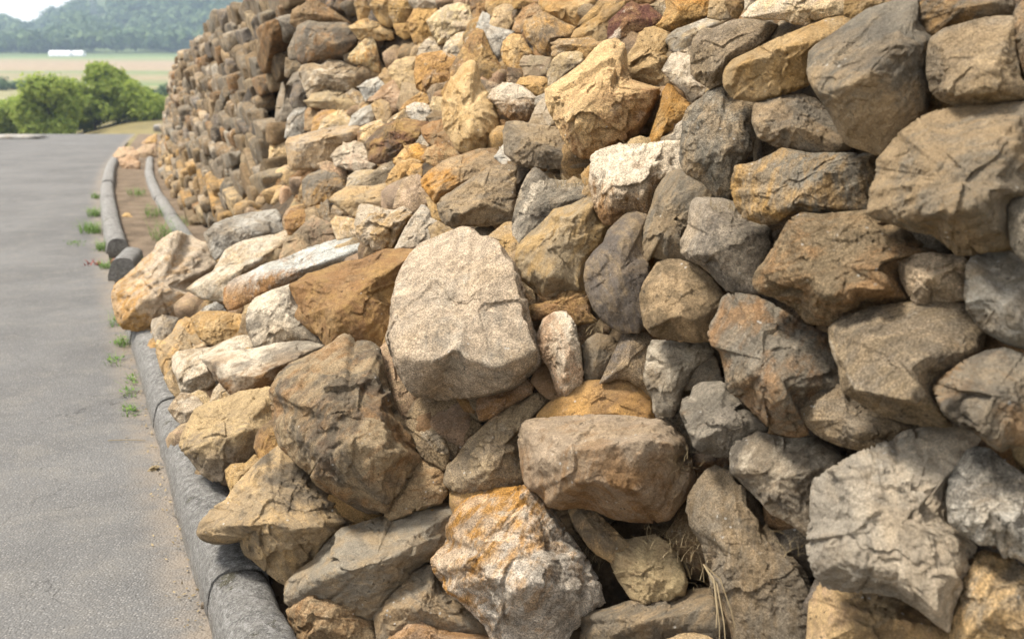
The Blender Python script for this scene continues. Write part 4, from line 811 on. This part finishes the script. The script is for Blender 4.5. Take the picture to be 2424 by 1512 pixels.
bk, nt, b = mat_new('bark'); q = NT(nt); tc = q.n('ShaderNodeTexCoord'); q.l(q.mix(q.noise(tc.outputs['Object'], 12, 4), (.05, .038, .028), (.12, .09, .07)), b.inputs['Base Color'])
def quads(C, Nn, size, r):
    """leaf quads at C facing roughly Nn"""
    n = len(C); a = r.normal(size=(n, 3)); t = np.cross(Nn, a); t /= np.linalg.norm(t, axis=1)[:, None]+1e-9; s = np.cross(Nn, t); s /= np.linalg.norm(s, axis=1)[:, None]+1e-9
    sz = (size*r.uniform(.6, 1.3, n))[:, None]
    V = np.stack([C-t*sz, C+s*sz*.5, C+t*sz, C-s*sz*.5], 1).reshape(-1, 3); return V, np.arange(4*n).reshape(n, 4)
def crown(lobes, per, leaf, r):
    Cs, Ns = [], []
    for (c, rad) in lobes:
        n = int(per*rad[0]*rad[2]); d = r.normal(size=(n, 3)); d /= np.linalg.norm(d, axis=1)[:, None]
        k = r.uniform(.2, 1.35, n)**.7; w = 1+.4*fbm(d*2.5+r.uniform(0, 50), int(r.integers(999)), 2)
        Cs.append(np.array(c)+d*np.array(rad)*(k*w)[:, None]); Ns.append(d+r.normal(size=(n, 3))*.5+np.array([0, 0, .3]))
    C = np.vstack(Cs); N = np.vstack(Ns); N /= np.linalg.norm(N, axis=1)[:, None]
    return quads(C, N, leaf, r)
def tube(pts, rad, k=8):
    V = []; pts = np.array(pts, float)
    for i, p in enumerate(pts):
        t = pts[min(i+1, len(pts)-1)]-pts[max(i-1, 0)]; t /= np.linalg.norm(t)+1e-9
        a = np.cross(t, [0.3, 1, .2]); a /= np.linalg.norm(a)+1e-9; b2 = np.cross(t, a)
        for j in range(k): th = 2*math.pi*j/k; V.append(p+rad[i]*(math.cos(th)*a+math.sin(th)*b2))
    n = len(pts); F4 = [(i*k+j, i*k+(j+1) % k, (i+1)*k+(j+1) % k, (i+1)*k+j) for i in range(n-1) for j in range(k)]
    return np.array(V), np.array(F4)
def join(parts):
    V, F4, n = [], [], 0
    for v, f in parts: V.append(v); F4.append(f+n); n += len(v)
    return np.vstack(V), np.vstack(F4)
def empty(name, loc):
    o = bpy.data.objects.new(name, None); S.collection.objects.link(o); o.location = [float(c) for c in loc]; o.empty_display_size = .2; return o
def at(u, v, dep):                                 # the point seen at (u, v) at a given forward depth
    return CAM+ray(u, v)*dep
def on_ground(u, Y):
    a = (u-1212)/2400*.975; return np.array([a*Y, Y, float(terrain(np.array(Y), np.array(a)))-.03])
def tree(name, base, lobes, trunk, label, cat, leafm, per, leaf, seed, group=None):
    r = np.random.default_rng(seed); t = empty(name, base); tag(t, label, cat, group)
    parts = []
    H = trunk; top = np.array([.05*H, 0, H])
    parts.append(tube([(0, 0, -.1), (.02*H, 0, .35*H), top*.75, top], [.045*H+.03, .035*H+.02, .025*H+.015, .012*H+.01]))
    for (c, rad) in lobes:
        s = top*r.uniform(.35, .8); e = np.array(c)*.9+s*.1; m_ = (s+e)/2+np.array([0, 0, .1*H]); parts.append(tube([s, m_, e], [.018*H+.012, .012*H+.008, .004*H+.003], 6))
    V, F4 = join(parts); obj('trunk', V, F4, bk, t)
    V, F4 = crown(lobes, per, leaf, r); obj('crown', V, F4, leafm, t, None, False); return t
# olive green tree beside the road end and the bushes left of it (depth 58 m)
D = 58; s = D/2400.
def lob(base, spec):                               # spec in picture units of this depth: x, height, rx, rz
    return [((x*s, dy*s, z*s), (rx*s, rx*s*.9, rz*s)) for x, dy, z, rx, rz in spec]
b0 = at(226, 318, D); b0[2] = min(b0[2], float(terrain(np.array(b0[1]), np.array(b0[0]/b0[1])))+.05)
def dome(r, n, x0, x1, prof, zlo, rmin, rmax):
    out = []
    for _ in range(n):
        x = r.uniform(x0, x1); top = np.interp(x, *zip(*prof)); lo = np.interp(x, *zip(*zlo)); q_ = r.uniform(rmin, rmax); z_ = lo+(top-lo-q_*.6)*r.random()**.7
        out.append((x, r.uniform(-38, 38), max(z_, lo+q_*.5), q_, q_*r.uniform(.7, 1)))
    return out
tr = np.random.default_rng(12)
tree('tree', b0, lob(b0, dome(tr, 90, -80, 150, [(-85, 55), (-60, 90), (-20, 130), (15, 168), (45, 160), (75, 120), (110, 105), (140, 85), (160, 60)], [(-85, 8), (-25, 18), (10, 42), (60, 40), (160, 44)], 20, 32)),
     52*s, 'round olive green tree on the dry grass beyond the end of the road', 'tree', L_OLIVE, 2300, .13, 5)
for i, (u, x0, x1, prof, n, lab) in enumerate([
    (118, -50, 45, [(-60, 60), (-30, 105), (5, 128), (35, 118), (55, 70)], 34, 'bushy olive green shrub reaching the ground beside the tree'),
    (62, -45, 45, [(-50, 55), (-15, 88), (15, 98), (50, 70)], 28, 'middle olive shrub of the roadside row, lower than its neighbour'),
    (8, -55, 45, [(-60, 50), (-20, 66), (20, 72), (50, 50)], 26, 'lowest olive shrub at the frame edge beyond the road')]):
    bb = at(u, 322, D-4+i*1.5); tree('shrub', bb, lob(bb, dome(tr, n, x0, x1, prof, [(-60, 0), (60, 0)], 20, 30)), 30*s, lab, 'shrub', L_OLIVE, 2300, .13, 20+i, 'olive shrubs beyond the road')
# darker shrubs along the field
hs = [(4, 148, 20, 26), (32, 150, 22, 17), (60, 152, 24, 20), (88, 150, 26, 22), (112, 150, 16, 16), (145, 140, 22, 18), (318, 120, 30, 24), (350, 125, 26, 20), (392, 130, 24, 24), (420, 140, 22, 20), (10, 105, 26, 16)]
hl = ['dark rounded shrub at the frame edge in the far field', 'low dark shrub next to the rounded one in the field hedge', 'middle dark shrub of the field hedge', 'tallest dark shrub of the field hedge', 'small dark shrub ending the field hedge',
      'grey green shrub showing behind the olive tree\'s near side', 'dark shrub behind the crown of the olive tree', 'low dark shrub beyond the olive tree\'s far side', 'dark green shrub close to the curved wall', 'dark shrub half hidden by the curved wall', 'small dark shrub above the lowest olive shrub']
for i, (u, Y, w_, h_) in enumerate(hs):
    p = on_ground(u, Y); r = np.random.default_rng(200+i); k = Y/2400
    lobes = [((r.normal()*w_*.4*k, r.normal()*w_*.3*k, h_*k*r.uniform(.4, .65)), (w_*k*r.uniform(.45, .7),)*2+(h_*k*r.uniform(.42, .55),)) for _ in range(5)]
    tree('shrub', p, lobes, h_*k*.4, hl[i], 'shrub', L_DARK, 300, .22, 220+i, 'dark shrubs of the field hedge')
# the wooded hill: one mass; trees one can tell apart on the skyline stand alone
r = np.random.default_rng(31); parts = []
cv, cn = [], []
for i in range(3400):
    u = r.uniform(-260, 900); Y = 425+335*r.random()**.9
    if fbm(np.array([[u*.012, Y*.012, 0.]]), 4, 2)[0] > .28 and Y > 445: continue
    if u > 660 and r.random() < .6: continue
    p = on_ground(u, Y); hh = r.uniform(4.5, 9.5); rr = hh*r.uniform(.42, .62); n = 46
    d = r.normal(size=(n, 3)); d /= np.linalg.norm(d, axis=1)[:, None]; d[:, 2] = np.where(d[:, 2] < -.3, -d[:, 2], d[:, 2])
    cv.append(p+np.array([0, 0, hh*.5])+d*np.array([rr, rr, hh*.52])*r.uniform(.7, 1.08, (n, 1))); cn.append(d+r.normal(size=(n, 3))*.35)
C = np.vstack(cv); N = np.vstack(cn); N /= np.linalg.norm(N, axis=1)[:, None]
V, F4 = quads(C, N, 1.7, r); o = obj('wood', V, F4, L_DARK, None, None, False); tag(o, 'dense hazy wood covering the far hillside', 'wood', kind='stuff')
sk = [(18, 700, 30, 32, 'broad dark tree standing clear on the skyline nearest the frame edge'), (62, 690, 32, 24, 'low round tree on the skyline next to the broad one'), (140, 650, 30, 40, 'tall tree rising on the skyline below the hill\'s shoulder'), (172, 660, 24, 30, 'slimmer tree on the skyline beside the tall one'),
      (213, 690, 34, 34, 'dark tree on the hill\'s shoulder highest against the sky'), (250, 720, 28, 26, 'rounded tree farther up the hill\'s shoulder')]
for i, (u, Y, w_, h_, lab) in enumerate(sk):
    p = on_ground(u, Y); k = Y/2400; rr = np.random.default_rng(400+i)
    lobes = [((rr.normal()*w_*.28*k, 0, h_*k*rr.uniform(.45, .8)), (w_*k*rr.uniform(.35, .5),)*2+(h_*k*rr.uniform(.3, .42),)) for _ in range(6)]
    tree('tree', p, lobes, h_*k*.5, lab, 'tree', L_DARK, 9, 1.2, 420+i, 'trees on the skyline')
# white tunnels in the field
wm, nt, b = mat_new('white_plastic_film'); b.inputs['Base Color'].default_value = (.82, .83, .85, 1); b.inputs['Roughness'].default_value = .45
pm, nt, b = mat_new('galvanised_steel'); b.inputs['Base Color'].default_value = (.32, .34, .36, 1); b.inputs['Metallic'].default_value = .3
def tunnel(u, Y, length, hgt, label, rot, mat_=None):
    p = on_ground(u, Y); t = empty('polytunnel', p); t.rotation_euler.z = rot; tag(t, label, 'polytunnel', 'white tunnels in the field' if 'tunnel' in label else None)
    n = 15; th = np.linspace(0, math.pi, n); V = []
    for x in np.linspace(-length/2, length/2, 12):
        for a in th: V.append((x, math.cos(a)*hgt*1.1, math.sin(a)*hgt))
    obj('cover', np.array(V), grid_faces(12, n), wm, t)
    for sx_ in (-1, 1):
        Ve = [(sx_*length/2, math.cos(a)*hgt*1.1*.98, math.sin(a)*hgt*.98) for a in th]; me = bpy.data.meshes.new('end_wall'); me.from_pydata(Ve, [], [list(range(n))]); me.materials.append(wm); link('end_wall', me, t)
    for x in np.linspace(-length/2, length/2, 5):
        Vt, Ft = tube([(x, math.cos(a)*hgt*1.12, math.sin(a)*hgt*1.02) for a in th], [.04]*n, 5); obj('hoop', Vt, Ft, pm, t)
    return t
tunnel(152, 392, 7.6, 2.2, 'long white polytunnel in the far field', .1); tunnel(192, 394, 4.6, 2.1, 'short white polytunnel beside the long one', .1)
tunnel(440, 402, 2.4, 2.0, 'small pale domed shelter in the field near the curved wall', .5)
def pylon(u, Y, h_, label):
    p = on_ground(u, Y); parts = []; w_ = h_*.11
    for a, b2 in ((-1, -1), (1, -1), (1, 1), (-1, 1)): parts.append(tube([(a*w_, b2*w_, 0), (a*.15*w_, b2*.15*w_, h_)], [.12, .08], 5))
    for k in range(7):
        f0, f1 = 1-.85*k/7, 1-.85*(k+1)/7
        for a in (-1, 1): parts.append(tube([(-a*w_*f0, -w_*f0, h_*k/7), (a*w_*f1, -w_*f1, h_*(k+1)/7)], [.06, .06], 4))
    for k in (.72, .84, .95): parts.append(tube([(-h_*.16, 0, h_*k), (0, 0, h_*k+.5), (h_*.16, 0, h_*k)], [.05, .12, .05], 5))
    V, F4 = join(parts); o = obj('pylon', V, F4, pm, None, p); tag(o, label, 'pylon', 'power pylons on the wooded hill')
pylon(238, 560, 17, 'faint lattice pylon on the wooded hill above the polytunnels'); pylon(466, 580, 26, 'taller faint lattice pylon on the wooded hill beside the curved wall')

# weeds along the kerb and in the gutter
def blades(n, spread, hgt, r, lean=.6, wid=.004):
    V, F4 = [], []
    for i in range(n):
        b_ = np.clip(r.normal(size=3)*spread, -1.5*spread, 1.5*spread)*np.array([1, 1, 0]); a = r.uniform(0, 6.283); d = np.array([math.cos(a), math.sin(a), 0]); h_ = hgt*r.uniform(.4, 1.15); le = lean*r.uniform(.2, 1.3)*h_
        sd_ = np.array([-d[1], d[0], 0])*wid*r.uniform(.6, 1.4); k = len(V)
        for j in range(4):
            tt = j/3; c_ = b_+d*le*tt**1.7+np.array([0, 0, h_*tt*(1-.25*tt*lean)]); wv = 1-tt*.9
            V += [c_-sd_*wv, c_+sd_*wv]
        for j in range(3): F4.append((k+2*j, k+2*j+1, k+2*j+3, k+2*j+2))
    return np.array(V), np.array(F4)
wd = [((226, 470), .04, .10, 60, 'thin green weeds beside the pale kerb farthest up the road'), ((222, 512), .05, .12, 90, 'green weeds along the pale kerb below the bend'), ((214, 548), .08, .13, 150, 'bushiest green weed clump spreading over the asphalt by the kerb'),
      ((178, 578), .06, .03, 60, 'flat green weed lying out on the asphalt alone'), ((244, 592), .045, .11, 80, 'green weeds at the broken kerb end'), ((250, 634), .04, .07, 60, 'yellow green weed at the foot of the loose kerb chunk'),
      ((282, 765), .05, .09, 50, 'small weed at the kerb under the rust and white boulder'), ((287, 816), .03, .06, 60, 'bright green tuft against the kerb face'), ((266, 860), .03, .05, 25, 'sparse tuft a hand away from the kerb on the asphalt'),
      ((312, 905), .022, .055, 22, 'weed with pale leaves in the kerb crack'), ((306, 935), .025, .05, 24, 'green weed tuft in the kerb crack next to the pale leaved one'), ((306, 978), .025, .045, 36, 'green and brown weed patch by the kerb joint'),
      ((366, 520), .07, .16, 50, 'green weeds inside the gutter against the inner kerb'), ((392, 575), .10, .22, 80, 'tall green weeds in the gutter close to the pale grey slab'), ((312, 640), .08, .12, 60, 'green weed in the gutter behind the loose kerb chunk'),
      ((325, 470), .09, .12, 60, 'yellowish weed clump in the middle of the gutter'), ((425, 540), .08, .1, 40, 'thin weeds between inner kerb and wall')]
for i, (pp, sp_, h_, n, lab) in enumerate(wd):
    rr = np.random.default_rng(600+i); V, F4 = blades(int(n*1.3), sp_, h_, rr, 1.1, .0035 if pp[1] < 700 else .0022)
    V[:, 0] *= .75; V[:, 1] *= 1.7; n2 = n//2; lc = rr.normal(size=(n2, 3))*np.array([sp_*.7, sp_*1.5, 0]); lc = np.clip(lc, -2*sp_, 2*sp_); lc[:, 2] = rr.random(n2)*h_*.55+.006
    V2, F2 = quads(lc, rr.normal(size=(n2, 3))*.5+np.array([0, -.3, 1]), .011, rr); V, F4 = join([(V, F4), (V2, F2)]); V[:, 0] -= (V[:, 1])*.42
    o = obj('weed', V, F4, L_GRASS, None, gnd(*pp)+np.array([0, 0, .0 if pp[0] < 320 else .04]), False); tag(o, lab, 'weed', 'weeds along the kerb and gutter')
rr = np.random.default_rng(650); V, F4 = blades(30, .06, .06, rr, 1.2, .008); o = obj('weed', V, F4, L_RED, None, gnd(236, 628), False); tag(o, 'dark red leaved weed beside the loose kerb chunk', 'weed', 'weeds along the kerb and gutter')
# dry grass on and between the stones
def on_pile(u, v, o_=.05): return hit(u, v, o_)[1]
dg = [((1365, 440), .09, .035, .05, 130, 1.9, 'dry grass tuft on top of the pale lichen covered stone'), ((1655, 1105), .05, .045, .03, 30, 1.5, 'dry straw tangle in the dark hollow beside the big tan block'), ((1432, 785), .03, .03, .05, 50, 1.6, 'wispy dry roots on the grey stone beside the pink banded one'),
      ((1625, 1290), .03, .05, .035, 90, 1.5, 'matted dry roots between the pale tan stone and the dark slab'), ((1680, 1380), .0, .025, .06, 40, 1.2, 'dry grass clump rooted behind the flat topped grey stone'), ((1740, 495), .06, .03, .03, 70, 2, 'dry grass wisps lying over the smooth grey block'),
      ((985, 1190), .06, .03, .025, 50, 1.8, 'dry twigs on the broad grey brown slab'), ((1560, 345), .05, .05, .02, 60, 1.8, 'dry moss and roots along the top of the rough pale topped stone'), ((1210, 700), .12, .02, .04, 20, 1.6, 'few dry stems at the corner of the central boulder'), ((1375, 1330), .0, .03, .08, 60, 1.4, 'dark fine roots hanging in the gap beside the pinkish white rock'),
      ((1890, 1290), .05, .03, .035, 26, 1.7, 'fine dry roots between the dark slab and the cream banded stone')]
for i, (pp, f_, sp_, h_, n, le, lab) in enumerate(dg):
    rr = np.random.default_rng(700+i); V, F4 = blades(n, sp_, h_, rr, le, .0006)
    o = obj('dry_grass', V, F4, L_DRY, None, on_pile(*pp, f_), False); tag(o, lab, 'dry grass', 'dry grass among the stones')
p0 = on_pile(1665, 1335, .10); st = []
for (du, dv, k) in ((38, 190, 0), (52, 185, .02), (30, 150, .01), (75, 150, .03)):
    pe = at(1665+du, 1335+dv, project(p0)[2]-.10-k); pm_ = (p0+pe)/2+np.array([.012, -.015, .012]); st.append(tube([p0, p0*.3+pm_*.7+np.array([0, 0, .01]), pm_*.45+pe*.55, pe], [.0011, .0011, .0009, .0006], 6))
V, F4 = join(st); o = obj('dry_grass', V-p0, F4, L_DRY, None, p0); tag(o, 'long pale straw stems hanging over the flat topped grey stone', 'dry grass', 'dry grass among the stones')
ds = [((828, 1240), (815, 1268), 'single dry stalk standing behind the broad grey brown slab'), ((1240, 748), (1262, 800), 'thin dry stem against the edge of the central boulder')]
for (a_, b2, lab) in ds:
    d0 = project(on_pile(*b2, .1))[2]; pa, pb = at(*a_, d0), at(*b2, d0); V, F4 = tube([pb, (pa+pb)/2+np.array([.002, 0, 0]), pa], [.0014, .0012, .0008], 6); o = obj('dry_stalk', V-pb, F4, L_DRY, None, pb); tag(o, lab, 'dry stalk')
# litter blown against the kerb: uncountable bits of straw and leaf
rr = np.random.default_rng(800); Cs = []; 
for i in range(260):
    Y = 1.7+4.2*rr.random()**1.3; d_ = abs(rr.normal())*.035+.004; Cs.append((float(xk(Y))-d_, Y, .010+rr.random()*.006))
C = np.array(Cs); N = np.tile([0, 0, 1.], (len(C), 1))+rr.normal(size=(len(C), 3))*.35; N /= np.linalg.norm(N, axis=1)[:, None]
V, F4 = quads(C, N, .006, rr); o = obj('litter', V, F4, L_DRY, None, None, False); tag(o, 'dry leaf and straw litter blown along the kerb', 'litter', kind='stuff')
for i, (pp, lab) in enumerate([((364, 1108), 'pale dry leaf curled against the kerb joint'), ((300, 1042), 'straight dry straw lying on the asphalt')]):
    p = gnd(*pp, .012)
    if i == 0: V, F4 = quads(np.zeros((3, 3))+np.array([[0, 0, 0], [.008, .004, .004], [-.006, .006, .003]]), np.array([[.2, -.5, .9], [.3, .2, .9], [-.3, .1, .9]]), .022, rr); o = obj('dry_leaf', V, F4, L_DRY, None, p, False); tag(o, lab, 'dry leaf')
    else: V, F4 = tube([(-.07, 0, 0), (0, .003, .002), (.07, 0, 0)], [.0016]*3, 5); o = obj('straw', V, F4, L_DRY, None, p); tag(o, lab, 'straw')
V, Fc = free_rock(.022, .018, .015, 77, 3); o = obj('pebble', V, Fc, M_STONE, None, gnd(485, 1432, .012)); o['tone_a'] = list(TONE['G2']); o['tone_b'] = list(TONE['G']); tag(o, 'dark pebble on the asphalt beside the lowest kerbstone', 'pebble')

# haze over the valley
hm = bpy.data.materials.new('valley_haze'); hm.use_nodes = True; nt = hm.node_tree; nt.nodes.clear()
pv = nt.nodes.new('ShaderNodeVolumePrincipled'); pv.inputs['Color'].default_value = (.60, .78, 1, 1); pv.inputs['Density'].default_value = .0007; pv.inputs['Anisotropy'].default_value = .2
ou = nt.nodes.new('ShaderNodeOutputMaterial'); nt.links.new(pv.outputs[0], ou.inputs['Volume'])
x0, x1, y0, y1, z0, z1 = -1100, 1300, -60, 1000, -4, 150
V = np.array([(x, y, z) for x in (x0, x1) for y in (y0, y1) for z in (z0, z1)], float); F4 = np.array([(0, 1, 3, 2), (4, 6, 7, 5), (0, 4, 5, 1), (2, 3, 7, 6), (0, 2, 6, 4), (1, 5, 7, 3)])
o = obj('haze', V, F4, hm, None, None, False); tag(o, kind='stuff')
